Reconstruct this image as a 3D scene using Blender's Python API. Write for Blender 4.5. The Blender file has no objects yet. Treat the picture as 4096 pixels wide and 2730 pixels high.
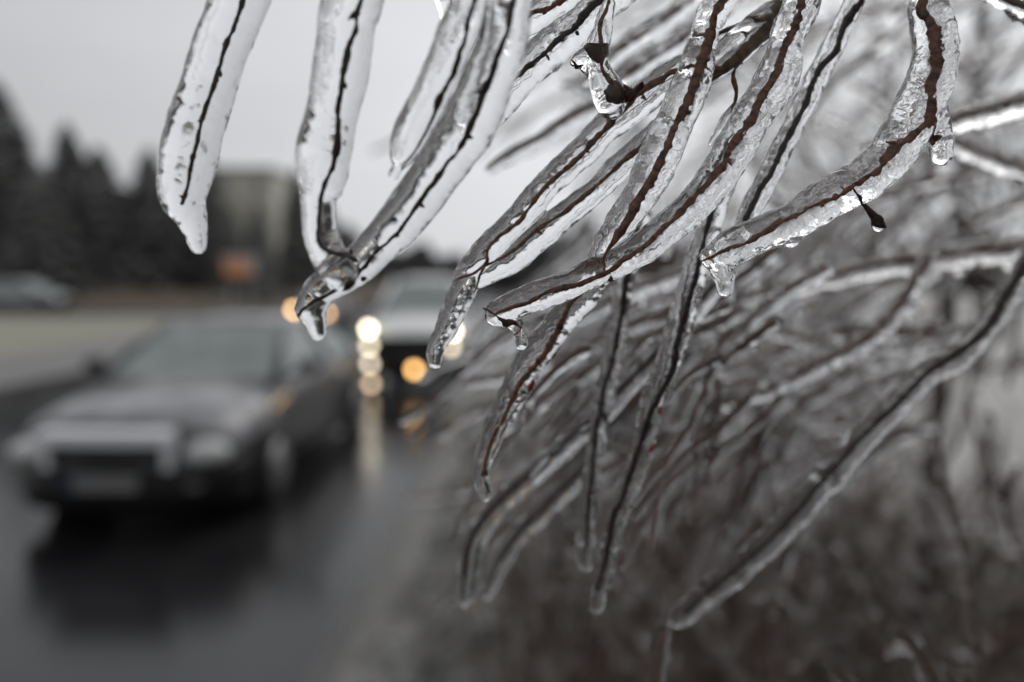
import bpy, bmesh, math, random
import numpy as np
from mathutils import Vector, Matrix

random.seed(7)
rng = np.random.default_rng(7)
S = bpy.context.scene
COL = S.collection
R = math.radians

# ------------------------------------------------------------------ camera
CAM_H = 1.9
PITCH = 5.25
FOCUS = 0.16
cam_d = bpy.data.cameras.new('camera')
cam = bpy.data.objects.new('camera', cam_d)
COL.objects.link(cam)
cam.location = (0, 0, CAM_H)
cam.rotation_euler = (R(90 - PITCH), 0, 0)
cam_d.lens = 24
cam_d.sensor_width = 36
cam_d.clip_start = 0.01
cam_d.clip_end = 2000
cam_d.dof.use_dof = True
cam_d.dof.focus_distance = FOCUS
cam_d.dof.aperture_fstop = 4.25
S.camera = cam

# ------------------------------------------------------------------ overcast sky and soft sun
SUN_EL, SUN_AZ = 40, 38          # azimuth measured clockwise from +Y
w = bpy.data.worlds.new('World')
S.world = w
w.use_nodes = True
nt = w.node_tree
N, Lk = nt.nodes, nt.links
N.clear()
out = N.new('ShaderNodeOutputWorld')
bg = N.new('ShaderNodeBackground')
bg.inputs['Strength'].default_value = 0.1
sky = N.new('ShaderNodeTexSky')
sky.sky_type = 'NISHITA'
sky.sun_disc = False
sky.sun_elevation = R(SUN_EL)
sky.sun_rotation = R(SUN_AZ)
hs = N.new('ShaderNodeHueSaturation')
hs.inputs['Saturation'].default_value = 0.1
Lk.new(sky.outputs[0], hs.inputs['Color'])
tc = N.new('ShaderNodeTexCoord')
sep = N.new('ShaderNodeSeparateXYZ')
Lk.new(tc.outputs['Generated'], sep.inputs[0])
ramp = N.new('ShaderNodeMapRange')           # overcast cloud deck: brighter towards the zenith
ramp.inputs['From Min'].default_value = 0.0
ramp.inputs['From Max'].default_value = 1.0
ramp.inputs['To Min'].default_value = 7.5
ramp.inputs['To Max'].default_value = 7.0
Lk.new(sep.outputs['Z'], ramp.inputs['Value'])
dt = N.new('ShaderNodeVectorMath')
dt.operation = 'DOT_PRODUCT'
sd = Vector((math.sin(R(SUN_AZ)) * math.cos(R(SUN_EL)), math.cos(R(SUN_AZ)) * math.cos(R(SUN_EL)), math.sin(R(SUN_EL))))
dt.inputs[1].default_value = sd
Lk.new(tc.outputs['Generated'], dt.inputs[0])
dr = N.new('ShaderNodeMapRange')
dr.inputs['From Min'].default_value = 0.3
dr.inputs['From Max'].default_value = 1.0
dr.inputs['To Min'].default_value = 0.66
dr.inputs['To Max'].default_value = 1.25
Lk.new(dt.outputs['Value'], dr.inputs['Value'])
nz = N.new('ShaderNodeTexNoise')
nz.inputs['Scale'].default_value = 2.2
nz.inputs['Detail'].default_value = 4
mp = N.new('ShaderNodeMapping')
mp.inputs['Scale'].default_value = (1, 1, 4)
Lk.new(tc.outputs['Generated'], mp.inputs[0])
Lk.new(mp.outputs[0], nz.inputs['Vector'])
nr = N.new('ShaderNodeMapRange')
nr.inputs['From Min'].default_value = 0.3
nr.inputs['From Max'].default_value = 0.7
nr.inputs['To Min'].default_value = 0.94
nr.inputs['To Max'].default_value = 1.06
Lk.new(nz.outputs['Fac'], nr.inputs['Value'])
m1 = N.new('ShaderNodeMath'); m1.operation = 'MULTIPLY'
m2 = N.new('ShaderNodeMath'); m2.operation = 'MULTIPLY'
Lk.new(ramp.outputs[0], m1.inputs[0]); Lk.new(dr.outputs[0], m1.inputs[1])
Lk.new(m1.outputs[0], m2.inputs[0]); Lk.new(nr.outputs[0], m2.inputs[1])
tint = N.new('ShaderNodeVectorMath'); tint.operation = 'SCALE'
tint.inputs[0].default_value = (0.985, 1.0, 1.03)
Lk.new(m2.outputs[0], tint.inputs['Scale'])
mx = N.new('ShaderNodeMix'); mx.data_type = 'RGBA'
mx.inputs['Factor'].default_value = 0.9
Lk.new(hs.outputs[0], mx.inputs['A']); Lk.new(tint.outputs[0], mx.inputs['B'])
Lk.new(mx.outputs['Result'], bg.inputs['Color'])
Lk.new(bg.outputs[0], out.inputs[0])

sun_d = bpy.data.lights.new('sun', 'SUN')
sun_d.energy = 0.5
sun_d.angle = R(40)
sun_d.color = (1, 0.97, 0.93)
sun = bpy.data.objects.new('sun', sun_d)
COL.objects.link(sun)
sun.rotation_euler = sd.to_track_quat('Z', 'Y').to_euler()
sun.location = (0, 0, 30)

vs = S.view_settings
vs.view_transform = 'Standard'
vs.look = 'None'
vs.exposure = 0.07
vs.gamma = 1.0
vs.use_curve_mapping = False
S.render.engine = 'CYCLES'
cy = S.cycles
cy.max_bounces = 20
cy.transmission_bounces = 18
cy.transparent_max_bounces = 12
cy.glossy_bounces = 6
cy.diffuse_bounces = 3
cy.caustics_refractive = True
cy.caustics_reflective = False
cy.sample_clamp_indirect = 6
cy.blur_glossy = 0.3
cy.use_denoising = True
try:
    cy.denoiser = 'OPENIMAGEDENOISE'
    cy.denoising_input_passes = 'RGB_ALBEDO_NORMAL'
except Exception:
    pass

# ------------------------------------------------------------------ picture point -> place
FPX = 24 / 36 * 4096
_p = R(PITCH)
FWD = np.array([0, math.cos(_p), -math.sin(_p)])
UP = np.array([0, math.sin(_p), math.cos(_p)])
RT = np.array([1.0, 0, 0])
CAMP = np.array([0, 0, CAM_H])


def P(x, y, m):
    """a point m focus-distances in front of the camera, seen at (x, y) of the 4096-wide photograph"""
    z = FOCUS * m
    return CAMP + z * ((x - 2048) / FPX * RT - (y - 1365) / FPX * UP + FWD)


def G(x, y, z=0.0):
    """the point at height z seen at (x, y)"""
    d = (x - 2048) / FPX * RT - (y - 1365) / FPX * UP + FWD
    t = (z - CAM_H) / d[2]
    return CAMP + t * d


# ------------------------------------------------------------------ object helpers
def tag(o, label=None, cat=None, group=None, kind=None):
    if label: o['label'] = label
    if cat: o['category'] = cat
    if group: o['group'] = group
    if kind: o['kind'] = kind
    return o


def empty(name, loc, rot=None):
    o = bpy.data.objects.new(name, None)
    COL.objects.link(o)
    o.empty_display_size = 0.02
    o.location = loc
    if rot is not None:
        o.rotation_euler = rot
    return o


class MB:
    """collects shapes into one mesh"""
    def __init__(self):
        self.v, self.f, self.mi, self.n = [], [], [], 0

    def add(self, v, f, mi=0):
        v = np.asarray(v, float).reshape(-1, 3)
        self.v.append(v)
        n = self.n
        self.f += [tuple(i + n for i in q) for q in f]
        self.mi += [mi] * len(f)
        self.n += len(v)
        return self

    def box(self, c, s, rz=0.0, mi=0, taper=1.0):
        x, y, z = s[0] / 2, s[1] / 2, s[2] / 2
        v = np.array([[sx * x * (taper if sz > 0 else 1), sy * y * (taper if sz > 0 else 1), sz * z] for sz in (-1, 1) for sx, sy in ((-1, -1), (1, -1), (1, 1), (-1, 1))])
        ca, sa = math.cos(rz), math.sin(rz)
        v = v @ np.array([[ca, sa, 0], [-sa, ca, 0], [0, 0, 1]]) + np.array(c)
        return self.add(v, [(3, 2, 1, 0), (4, 5, 6, 7), (0, 1, 5, 4), (1, 2, 6, 5), (2, 3, 7, 6), (3, 0, 4, 7)], mi)

    def tube(self, pts, rad, sides=8, mi=0, round_caps=False):
        v, f = sweep(pts, rad, sides, round_caps)
        return self.add(v, f, mi)

    def ball(self, c, r, nu=10, nv=6, mi=0, rot=None):
        v, f = ellipsoid(r if hasattr(r, '__len__') else (r, r, r), nu, nv)
        if rot is not None:
            v = v @ np.array(rot).T
        return self.add(v + np.array(c), f, mi)

    def mesh(self, name, mats, smooth=True):
        me = bpy.data.meshes.new(name)
        v = np.concatenate(self.v) if self.v else np.zeros((0, 3))
        me.from_pydata(v.tolist(), [], self.f)
        for m in (mats if isinstance(mats, (list, tuple)) else [mats]):
            me.materials.append(m)
        if any(self.mi):
            me.polygons.foreach_set('material_index', self.mi)
        me.polygons.foreach_set('use_smooth', [smooth] * len(me.polygons))
        me.update()
        return me

    def build(self, name, mats, parent=None, smooth=True, loc=None):
        o = bpy.data.objects.new(name, self.mesh(name, mats, smooth))
        COL.objects.link(o)
        if parent is not None:
            o.parent = parent
        if loc is not None:
            o.location = loc
        return o


def ellipsoid(r, nu=10, nv=6):
    v = [(0, 0, r[2])]
    for j in range(1, nv):
        t = math.pi * j / nv
        for i in range(nu):
            a = 2 * math.pi * i / nu
            v.append((r[0] * math.sin(t) * math.cos(a), r[1] * math.sin(t) * math.sin(a), r[2] * math.cos(t)))
    v.append((0, 0, -r[2]))
    f = [(0, 1 + i, 1 + (i + 1) % nu) for i in range(nu)]
    for j in range(nv - 2):
        for i in range(nu):
            a, b = 1 + j * nu + i, 1 + j * nu + (i + 1) % nu
            f.append((a, a + nu, b + nu, b))
    k = 1 + (nv - 2) * nu
    f += [(k + i, len(v) - 1, k + (i + 1) % nu) for i in range(nu)]
    return np.array(v), f


def sweep(pts, rad, sides=8, round_caps=False):
    pts = np.asarray(pts, float)
    rad = np.broadcast_to(np.asarray(rad, float), (len(pts),)).copy()
    tan = np.gradient(pts, axis=0)
    tan /= np.linalg.norm(tan, axis=1)[:, None] + 1e-12
    if round_caps:
        pre_p, pre_r, post_p, post_r = [], [], [], []
        for a in (90, 65, 35):
            s, c = math.sin(R(a)), math.cos(R(a))
            pre_p.append(pts[0] - tan[0] * rad[0] * s); pre_r.append(rad[0] * max(c, 0.03))
            post_p.insert(0, pts[-1] + tan[-1] * rad[-1] * s); post_r.insert(0, rad[-1] * max(c, 0.03))
        pts = np.concatenate([pre_p, pts, post_p])
        rad = np.concatenate([pre_r, rad, post_r])
        tan = np.concatenate([[tan[0]] * 3, tan, [tan[-1]] * 3])
    n = len(pts)
    ref = np.array([0, 0, 1.0]) if abs(tan[0][2]) < 0.9 else np.array([1.0, 0, 0])
    u = np.cross(tan[0], ref); u /= np.linalg.norm(u)
    V = np.zeros((n, sides, 3))
    ang = np.arange(sides) * 2 * math.pi / sides
    ca, sa = np.cos(ang)[:, None], np.sin(ang)[:, None]
    for i in range(n):
        u = u - tan[i] * np.dot(u, tan[i])
        u /= np.linalg.norm(u) + 1e-12
        b = np.cross(tan[i], u)
        V[i] = pts[i] + rad[i] * (ca * u + sa * b)
    f = []
    for i in range(n - 1):
        for j in range(sides):
            k = (j + 1) % sides
            f.append((i * sides + j, i * sides + k, (i + 1) * sides + k, (i + 1) * sides + j))
    f.append(tuple(range(sides - 1, -1, -1)))
    f.append(tuple((n - 1) * sides + j for j in range(sides)))
    return V.reshape(-1, 3), f


def catmull(a, step):
    """resample rows of a (first three columns the place) along a smooth curve about every step metres"""
    a = np.asarray(a, float)
    p = np.concatenate([[2 * a[0] - a[1]], a, [2 * a[-1] - a[-2]]])
    res = []
    for i in range(1, len(p) - 2):
        n = max(2, int(np.linalg.norm(p[i + 1, :3] - p[i, :3]) / step))
        t = np.linspace(0, 1, n, endpoint=False)[:, None]
        p0, p1, p2, p3 = p[i - 1], p[i], p[i + 1], p[i + 2]
        res.append(0.5 * (2 * p1 + (p2 - p0) * t + (2 * p0 - 5 * p1 + 4 * p2 - p3) * t ** 2 + (3 * p1 - p0 - 3 * p2 + p3) * t ** 3))
    res.append(a[-1:])
    return np.concatenate(res)


# ------------------------------------------------------------------ materials
def mat(name, color, rough=0.5, spec=0.5, metal=0.0, noise=None, bump=None, coat=0.0, emit=None):
    """noise = (colour2, scale, detail, low, high); bump = (scale, strength, distance)"""
    m = bpy.data.materials.new(name)
    m.use_nodes = True
    t = m.node_tree
    b = t.nodes['Principled BSDF']
    b.inputs['Base Color'].default_value = (*color, 1)
    b.inputs['Roughness'].default_value = rough
    b.inputs['Specular IOR Level'].default_value = spec
    b.inputs['Metallic'].default_value = metal
    b.inputs['Coat Weight'].default_value = coat
    if emit:
        b.inputs['Emission Color'].default_value = (*emit[0], 1)
        b.inputs['Emission Strength'].default_value = emit[1]
    if noise or bump:
        tcn = t.nodes.new('ShaderNodeTexCoord')
    if noise:
        n = t.nodes.new('ShaderNodeTexNoise')
        n.inputs['Scale'].default_value = noise[1]
        n.inputs['Detail'].default_value = noise[2]
        t.links.new(tcn.outputs['Object'], n.inputs['Vector'])
        cr = t.nodes.new('ShaderNodeValToRGB')
        cr.color_ramp.elements[0].position = noise[3]
        cr.color_ramp.elements[1].position = noise[4]
        cr.color_ramp.elements[0].color = (*color, 1)
        cr.color_ramp.elements[1].color = (*noise[0], 1)
        t.links.new(n.outputs['Fac'], cr.inputs['Fac'])
        t.links.new(cr.outputs[0], b.inputs['Base Color'])
    if bump:
        n2 = t.nodes.new('ShaderNodeTexNoise')
        n2.inputs['Scale'].default_value = bump[0]
        n2.inputs['Detail'].default_value = 5
        t.links.new(tcn.outputs['Object'], n2.inputs['Vector'])
        bp = t.nodes.new('ShaderNodeBump')
        bp.inputs['Strength'].default_value = bump[1]
        bp.inputs['Distance'].default_value = bump[2]
        t.links.new(n2.outputs['Fac'], bp.inputs['Height'])
        t.links.new(bp.outputs[0], b.inputs['Normal'])
    return m


def ice_material(name, relief=1.0, frost=0.25):
    m = bpy.data.materials.new(name)
    m.use_nodes = True
    t = m.node_tree
    t.nodes.clear()
    n, l = t.nodes, t.links
    o = n.new('ShaderNodeOutputMaterial')
    tcn = n.new('ShaderNodeTexCoord')
    mpn = n.new('ShaderNodeMapping')
    mpn.inputs['Scale'].default_value = (1, 1, 0.33)
    l.new(tcn.outputs['Object'], mpn.inputs[0])
    def noise(scale, det, src, dist=0.0):
        k = n.new('ShaderNodeTexNoise')
        k.inputs['Scale'].default_value = scale
        k.inputs['Detail'].default_value = det
        k.inputs['Distortion'].default_value = dist
        l.new(src, k.inputs['Vector'])
        return k
    mps = n.new('ShaderNodeMapping')
    mps.inputs['Scale'].default_value = (1, 1, 0.09)
    l.new(tcn.outputs['Object'], mps.inputs[0])
    a = noise(520, 3, mpn.outputs[0], 0.6)
    b = noise(1700, 3, mpn.outputs[0], 1.0)
    st = noise(1100, 3, mps.outputs[0], 0.8)
    c = noise(150, 2, tcn.outputs['Object'])
    # the fine wrinkles come in patches
    pr = n.new('ShaderNodeMapRange')
    pr.inputs['From Min'].default_value = 0.38
    pr.inputs['From Max'].default_value = 0.62
    pr.inputs['To Min'].default_value = 0.2
    pr.inputs['To Max'].default_value = 1.0
    l.new(c.outputs['Fac'], pr.inputs['Value'])
    mul = n.new('ShaderNodeMath'); mul.operation = 'MULTIPLY'
    l.new(b.outputs['Fac'], mul.inputs[0]); l.new(pr.outputs[0], mul.inputs[1])
    nrm = None
    for src, strength, dist in ((a.outputs['Fac'], 0.05, 0.0004), (st.outputs['Fac'], 0.13, 0.0003), (mul.outputs[0], 0.13, 0.0003)):
        bp = n.new('ShaderNodeBump')
        bp.inputs['Strength'].default_value = strength * relief
        bp.inputs['Distance'].default_value = dist
        l.new(src, bp.inputs['Height'])
        if nrm is not None:
            l.new(nrm.outputs[0], bp.inputs['Normal'])
        nrm = bp
    b2 = nrm
    g = n.new('ShaderNodeBsdfPrincipled')
    g.inputs['Base Color'].default_value = (0.96, 0.965, 0.97, 1)
    g.inputs['Transmission Weight'].default_value = 1.0
    g.inputs['IOR'].default_value = 1.31
    l.new(b2.outputs[0], g.inputs['Normal'])
    rr = n.new('ShaderNodeMapRange')
    rr.inputs['From Min'].default_value = 0.4
    rr.inputs['From Max'].default_value = 0.75
    rr.inputs['To Min'].default_value = 0.0
    rr.inputs['To Max'].default_value = frost
    l.new(a.outputs['Fac'], rr.inputs['Value'])
    l.new(rr.outputs[0], g.inputs['Roughness'])
    l.new(g.outputs[0], o.inputs[0])
    return m


ICE = ice_material('clear_ice', 1.3, 0.02)
ICE_SMOOTH = ice_material('smooth_ice', 0.7, 0.01)
BARK = mat('red_brown_bark', (0.22, 0.092, 0.046), 0.6, 0.3, noise=((0.045, 0.023, 0.015), 650, 5, 0.42, 0.64), bump=(1600, 0.8, 0.0003))
BARK_DARK = mat('dark_bark', (0.045, 0.024, 0.018), 0.6, 0.3, noise=((0.014, 0.010, 0.009), 700, 4, 0.4, 0.65), bump=(1600, 0.6, 0.0003))
BARK_OLIVE = mat('olive_bark', (0.16, 0.095, 0.035), 0.55, 0.3, noise=((0.06, 0.033, 0.016), 500, 4, 0.4, 0.65), bump=(1300, 0.6, 0.0003))
RED = mat('red_bud_scale', (0.35, 0.02, 0.02), 0.5)
LEAF = mat('dead_leaf', (0.075, 0.03, 0.022), 0.5, 0.3, noise=((0.025, 0.012, 0.009), 700, 4, 0.35, 0.7), bump=(900, 0.8, 0.0004))
BARK_BG = mat('grey_bark', (0.20, 0.128, 0.100), 0.7, 0.3, noise=((0.09, 0.056, 0.043), 40, 4, 0.35, 0.7))
CONIFER = mat('conifer_needles', (0.09, 0.092, 0.086), 0.8, 0.2, noise=((0.16, 0.158, 0.152), 0.6, 4, 0.4, 0.7))  # needle tone lifted towards grey; distance haze is put into the colour
TRUNKM = mat('tree_trunk', (0.035, 0.028, 0.024), 0.8, 0.2, noise=((0.018, 0.014, 0.012), 12, 4, 0.35, 0.7))
TWIGGY = mat('bare_twigs', (0.045, 0.034, 0.028), 0.7, 0.3)
TWIG_GREY = mat('far_twigs', (0.05, 0.05, 0.048), 0.8, 0.2)

# ------------------------------------------------------------------ the ground, road, verges
def sheet(name, pts, z, material, thick=None, label=None):
    b = MB()
    n = len(pts)
    top = [(x, y, z) for x, y in pts]
    if thick:
        b.add(top + [(x, y, z - thick) for x, y in pts], [tuple(range(n))] + [(i + n, (i + 1) % n + n, (i + 1) % n, i) for i in range(n)])
    else:
        b.add(top, [tuple(range(n))])
    o = b.build(name, material, smooth=False)
    tag(o, label=label, kind='structure')
    return o


GROUND = mat('frosted_grass_ground', (0.10, 0.092, 0.065), 0.7, 0.4, noise=((0.17, 0.165, 0.13), 0.35, 6, 0.35, 0.7))
sheet('ground', [(-600, -60), (600, -60), (600, 1100), (-600, 1100)], -0.02, GROUND)
ROAD = mat('wet_asphalt', (0.011, 0.011, 0.012), 0.2, 0.6, noise=((0.022, 0.022, 0.023), 1.2, 6, 0.35, 0.7), bump=(60, 0.15, 0.004))
rb = ROAD.node_tree
_b = rb.nodes['Principled BSDF']
_n = rb.nodes.new('ShaderNodeTexNoise'); _n.inputs['Scale'].default_value = 0.5; _n.inputs['Detail'].default_value = 4
_t = rb.nodes.new('ShaderNodeTexCoord'); rb.links.new(_t.outputs['Object'], _n.inputs['Vector'])
_r = rb.nodes.new('ShaderNodeMapRange'); _r.inputs['From Min'].default_value = 0.35; _r.inputs['From Max'].default_value = 0.65
_r.inputs['To Min'].default_value = 0.13; _r.inputs['To Max'].default_value = 0.27
rb.links.new(_n.outputs['Fac'], _r.inputs['Value']); rb.links.new(_r.outputs[0], _b.inputs['Roughness'])


def edge(side, y):
    return (-1.0 + 0.02 * y) if side > 0 else (-8.2 - 0.012 * y)


ys = [-40, 0, 4, 8, 14, 22, 34, 60, 120, 260]
sheet('road', [(edge(1, y), y) for y in ys] + [(edge(-1, y), y) for y in reversed(ys)], 0.0, ROAD)
KERB = mat('wet_kerb_stone', (0.075, 0.073, 0.07), 0.35, 0.5, noise=((0.05, 0.048, 0.046), 6, 5, 0.35, 0.7))
PAVE = mat('wet_pavement', (0.23, 0.22, 0.215), 0.4, 0.5, noise=((0.17, 0.165, 0.16), 0.8, 6, 0.35, 0.7))
LAWN = mat('pale_winter_lawn', (0.27, 0.26, 0.20), 0.8, 0.3, noise=((0.35, 0.34, 0.285), 0.25, 6, 0.35, 0.7))
VERGE = mat('verge_soil_and_grass', (0.135, 0.131, 0.122), 0.6, 0.4, noise=((0.23, 0.225, 0.214), 3.0, 6, 0.35, 0.7), bump=(25, 0.6, 0.03))


def strip(name, x0, x1, z, th, m, side):
    return sheet(name, [(edge(side, y) + x1, y) for y in ys] + [(edge(side, y) + x0, y) for y in reversed(ys)], z, m, th)


strip('kerb', 0.0, 0.12, 0.09, 0.14, KERB, 1)
strip('verge', 0.12, 3.2, 0.085, 0.12, VERGE, 1)
strip('kerb', -0.14, 0.0, 0.11, 0.15, KERB, -1)
strip('pavement', -3.6, -0.14, 0.10, 0.14, PAVE, -1)
strip('lawn', -70.0, -3.6, 0.06, 0.10, LAWN, -1)
# far side street the silver car stands in
SIDE = mat('side_street_asphalt', (0.06, 0.06, 0.06), 0.35, 0.5, noise=((0.09, 0.088, 0.085), 1.0, 5, 0.35, 0.7))
sheet('side_street', [(-75, 33.5), (-12.3, 33.5), (-12.3, 42), (-75, 42)], 0.085, SIDE, 0.05)
BROWN = mat('brown_dead_grass_bank', (0.15, 0.12, 0.085), 0.85, 0.2, noise=((0.10, 0.085, 0.065), 0.4, 6, 0.35, 0.7))
bk = MB()
bx = np.linspace(-90, -9, 40)
prof = [(43, 0.02), (47, 0.5), (52, 1.0), (60, 1.3), (75, 1.2), (90, 0.0)]
vv = [(x, y + 0.8 * math.sin(x * 0.3), z * (0.85 + 0.2 * math.sin(x * 0.21 + y)) if z > 0.05 else z) for x in bx for (y, z) in prof]
k = len(prof)
bk.add(vv, [(i * k + j, (i + 1) * k + j, (i + 1) * k + j + 1, i * k + j + 1) for i in range(len(bx) - 1) for j in range(k - 1)])
tag(bk.build('grass_bank', BROWN), kind='structure')
FIELD = mat('icy_field', (0.40, 0.385, 0.365), 0.5, 0.4, noise=((0.24, 0.225, 0.21), 0.6, 6, 0.35, 0.7))
sheet('field', [(2.4, -20), (60, -20), (60, 90), (4.6, 90)], 0.075, FIELD, 0.09)

# ------------------------------------------------------------------ iced branches
PENDING = []          # ice coats that still wait for their remesh


def frame_for(p0, p1):
    z = Vector(p1 - p0).normalized()
    x = z.orthogonal().normalized()
    y = z.cross(x)
    M = Matrix((x, y, z)).transposed().to_4x4()
    M.translation = Vector(p0)
    return M


def mcol(lst, m):
    """picture rows (x, y, r[, m]) -> place rows (X, Y, Z, R)"""
    n = len(lst)
    rows = []
    for i, q in enumerate(lst):
        f = i / max(1, n - 1)
        mm = q[3] if len(q) > 3 else (m[0] + (m[1] - m[0]) * f if isinstance(m, tuple) else m)
        p = P(q[0], q[1], mm)
        rows.append((*p, q[2] * FOCUS * mm / FPX))
    return rows


def interp_m(ice_rows, m):
    """depth along a branch as a function of picture y and x: nearest ice control point"""
    n = len(ice_rows)
    pts = np.array([(q[0], q[1]) for q in ice_rows], float)
    ms = np.array([q[3] if len(q) > 3 else (m[0] + (m[1] - m[0]) * i / max(1, n - 1) if isinstance(m, tuple) else m) for i, q in enumerate(ice_rows)])
    def f(x, y):
        d = np.hypot(pts[:, 0] - x, pts[:, 1] - y) + 1e-3
        wgt = 1 / d ** 3
        return float((wgt * ms).sum() / wgt.sum())
    return f


def bark_radius(rows, seed, amount=0.12, node=0.007):
    r = np.random.default_rng(seed)
    s = np.concatenate([[0], np.cumsum(np.linalg.norm(np.diff(rows[:, :3], axis=0), axis=1))])
    def vn(step):
        k = int(s[-1] / step) + 3
        g = r.normal(0, 1, k)
        return np.interp(s, np.arange(k) * step * (0.8 + 0.3 * r.random()), g)
    w_ = np.clip(1 + amount * (0.75 * vn(0.0016) + 0.6 * vn(0.0006) + 0.6 * vn(0.005)), 0.55, 1.8)
    for k0 in np.arange(r.random() * node, s[-1], node * (0.9 + 0.3 * r.random())):
        w_ += 0.22 * np.exp(-((s - k0) / 0.0007) ** 2)
    return rows[:, 3] * w_


def iced_branch(label, ice, cores, m, group=None, voxel=0.0004, bark=None, ice_mat=None, buds=(), leaves=(), core_r=7, rough=1.0, reds=(), name='iced_branch', cat='branch'):
    """ice: chains of (x, y, r[, m]); cores: chains of (x, y[, r]); all as seen in the photograph, set at depth m"""
    bark = bark or BARK
    ice_mat = ice_mat or ICE
    fm = interp_m(ice[0], m) if len(ice) == 1 else interp_m([(*q[:3], (q[3] if len(q) > 3 else (m[0] + (m[1] - m[0]) * i / max(1, len(c) - 1) if isinstance(m, tuple) else m))) for c in ice for i, q in enumerate(c)], m)
    first = np.array(mcol(ice[0], m))
    M = frame_for(first[0, :3], first[-1, :3])
    Mi = np.array(M.inverted())
    root = empty(name, (0, 0, 0))
    root.matrix_world = M
    tag(root, label, cat, group)
    loc = lambda a: a @ Mi[:3, :3].T + Mi[:3, 3]
    b = MB()
    for ch in ice:
        rows = catmull(mcol(ch, m), 0.0012)
        s_ = np.arange(len(rows))
        b.tube(loc(rows[:, :3]), rows[:, 3], 18, round_caps=True)
    o = b.build('ice_coat', ice_mat, root)
    PENDING.append((o, voxel, rough))
    seed = abs(hash(label)) % 10000 if False else sum(ord(c) for c in label)
    for ci, ch in enumerate(cores):
        rows = np.array([(*P(q[0], q[1], fm(q[0], q[1])), (q[2] if len(q) > 2 else core_r) * FOCUS * fm(q[0], q[1]) / FPX) for q in ch])
        rows = catmull(rows, 0.0003 if voxel < 0.0006 else 0.0008)
        t = MB()
        # a little wander so that the wood is not a ruled line
        rr = np.random.default_rng(seed + ci)
        s = np.arange(len(rows))
        n_ = len(rows)
        for ax in range(3):
            for stp, am in ((14, 0.00009), (5, 0.00004)):
                g = rr.normal(0, am, n_ // stp + 3)
                rows[:, ax] += np.interp(s, np.arange(len(g)) * stp, g)
        t.tube(loc(rows[:, :3]), bark_radius(rows, seed + ci), 10, round_caps=True)
        t.build('twig' if ci == 0 else 'side_twig', bark, root)
    for (x, y, L_, ang, r_) in buds:
        mm = fm(x, y)
        k_ = FOCUS * mm / FPX
        a0, a1 = P(x, y, mm), P(x + 0.7 * L_ * math.cos(R(ang)), y - 0.7 * L_ * math.sin(R(ang)), mm)
        t = np.linspace(0, 1, 7)[:, None]
        MB().tube(loc(a0 + (a1 - a0) * t), 0.85 * r_ * k_ * np.array([0.9, 1.1, 1.15, 1.0, 0.75, 0.45, 0.12]), 8).build('bud', bark, root)
    for (x, y, r_) in reds:
        mm = fm(x, y)
        k_ = FOCUS * mm / FPX
        MB().ball(loc(P(x, y, mm))[None][0], (r_ * k_, r_ * k_, r_ * 2.2 * k_), 8, 6).build('bud', RED, root)
    for poly in leaves:
        leaf_part(poly, fm, loc, root)
    return root


def leaf_part(poly, fm, loc, root):
    """a crumpled leaf fragment with thickness"""
    c = np.mean(poly, axis=0)
    mm = fm(*c)
    n = len(poly)
    ring = []
    for i in range(n):
        a, bb = np.array(poly[i], float), np.array(poly[(i + 1) % n], float)
        for t in (0, 0.33, 0.66):
            q = a + (bb - a) * t + rng.normal(0, 1.5, 2)
            ring.append(q)
    front, back = [], []
    for q in [c] + ring:
        d = 0.012 * math.sin(q[0] * 0.06) + 0.008 * math.cos(q[1] * 0.09)
        front.append(P(q[0], q[1], mm - 0.003 + d)); back.append(P(q[0], q[1], mm + 0.003 + d))
    k_ = len(front)
    f = []
    for i in range(1, k_):
        j = i % (k_ - 1) + 1
        f += [(0, i, j), (k_, k_ + j, k_ + i), (i, k_ + i, k_ + j, j)]
    MB().add(loc(np.array(front + back)), f).build('leaf', LEAF, root)


def finish_ice():
    for i, (o, voxel, rough) in enumerate(PENDING):
        md = o.modifiers.new('remesh', 'REMESH')
        md.mode = 'VOXEL'
        md.voxel_size = voxel
        md.use_smooth_shade = True
        sm = o.modifiers.new('smooth', 'SMOOTH')
        sm.factor = 0.5
        sm.iterations = 8
        for nm, sc_, st in (('lumps', 0.0058, 0.0012), ('ripples', 0.0014, 0.00032)):
            tx = bpy.data.textures.get(nm) or bpy.data.textures.new(nm, 'CLOUDS')
            tx.noise_scale = sc_
            tx.noise_depth = 2
            dm = o.modifiers.new(nm, 'DISPLACE')
            dm.texture = tx
            dm.texture_coords = 'LOCAL'
            dm.strength = st * rough
            dm.mid_level = 0.5
    bpy.context.view_layer.update()
    dg = bpy.context.evaluated_depsgraph_get()
    for o, _, _ in PENDING:
        me = bpy.data.meshes.new_from_object(o.evaluated_get(dg))
        me.name = 'ice_coat'
        me.polygons.foreach_set('use_smooth', [True] * len(me.polygons))
        o.modifiers.clear()
        old = o.data
        o.data = me
        bpy.data.meshes.remove(old)


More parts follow.
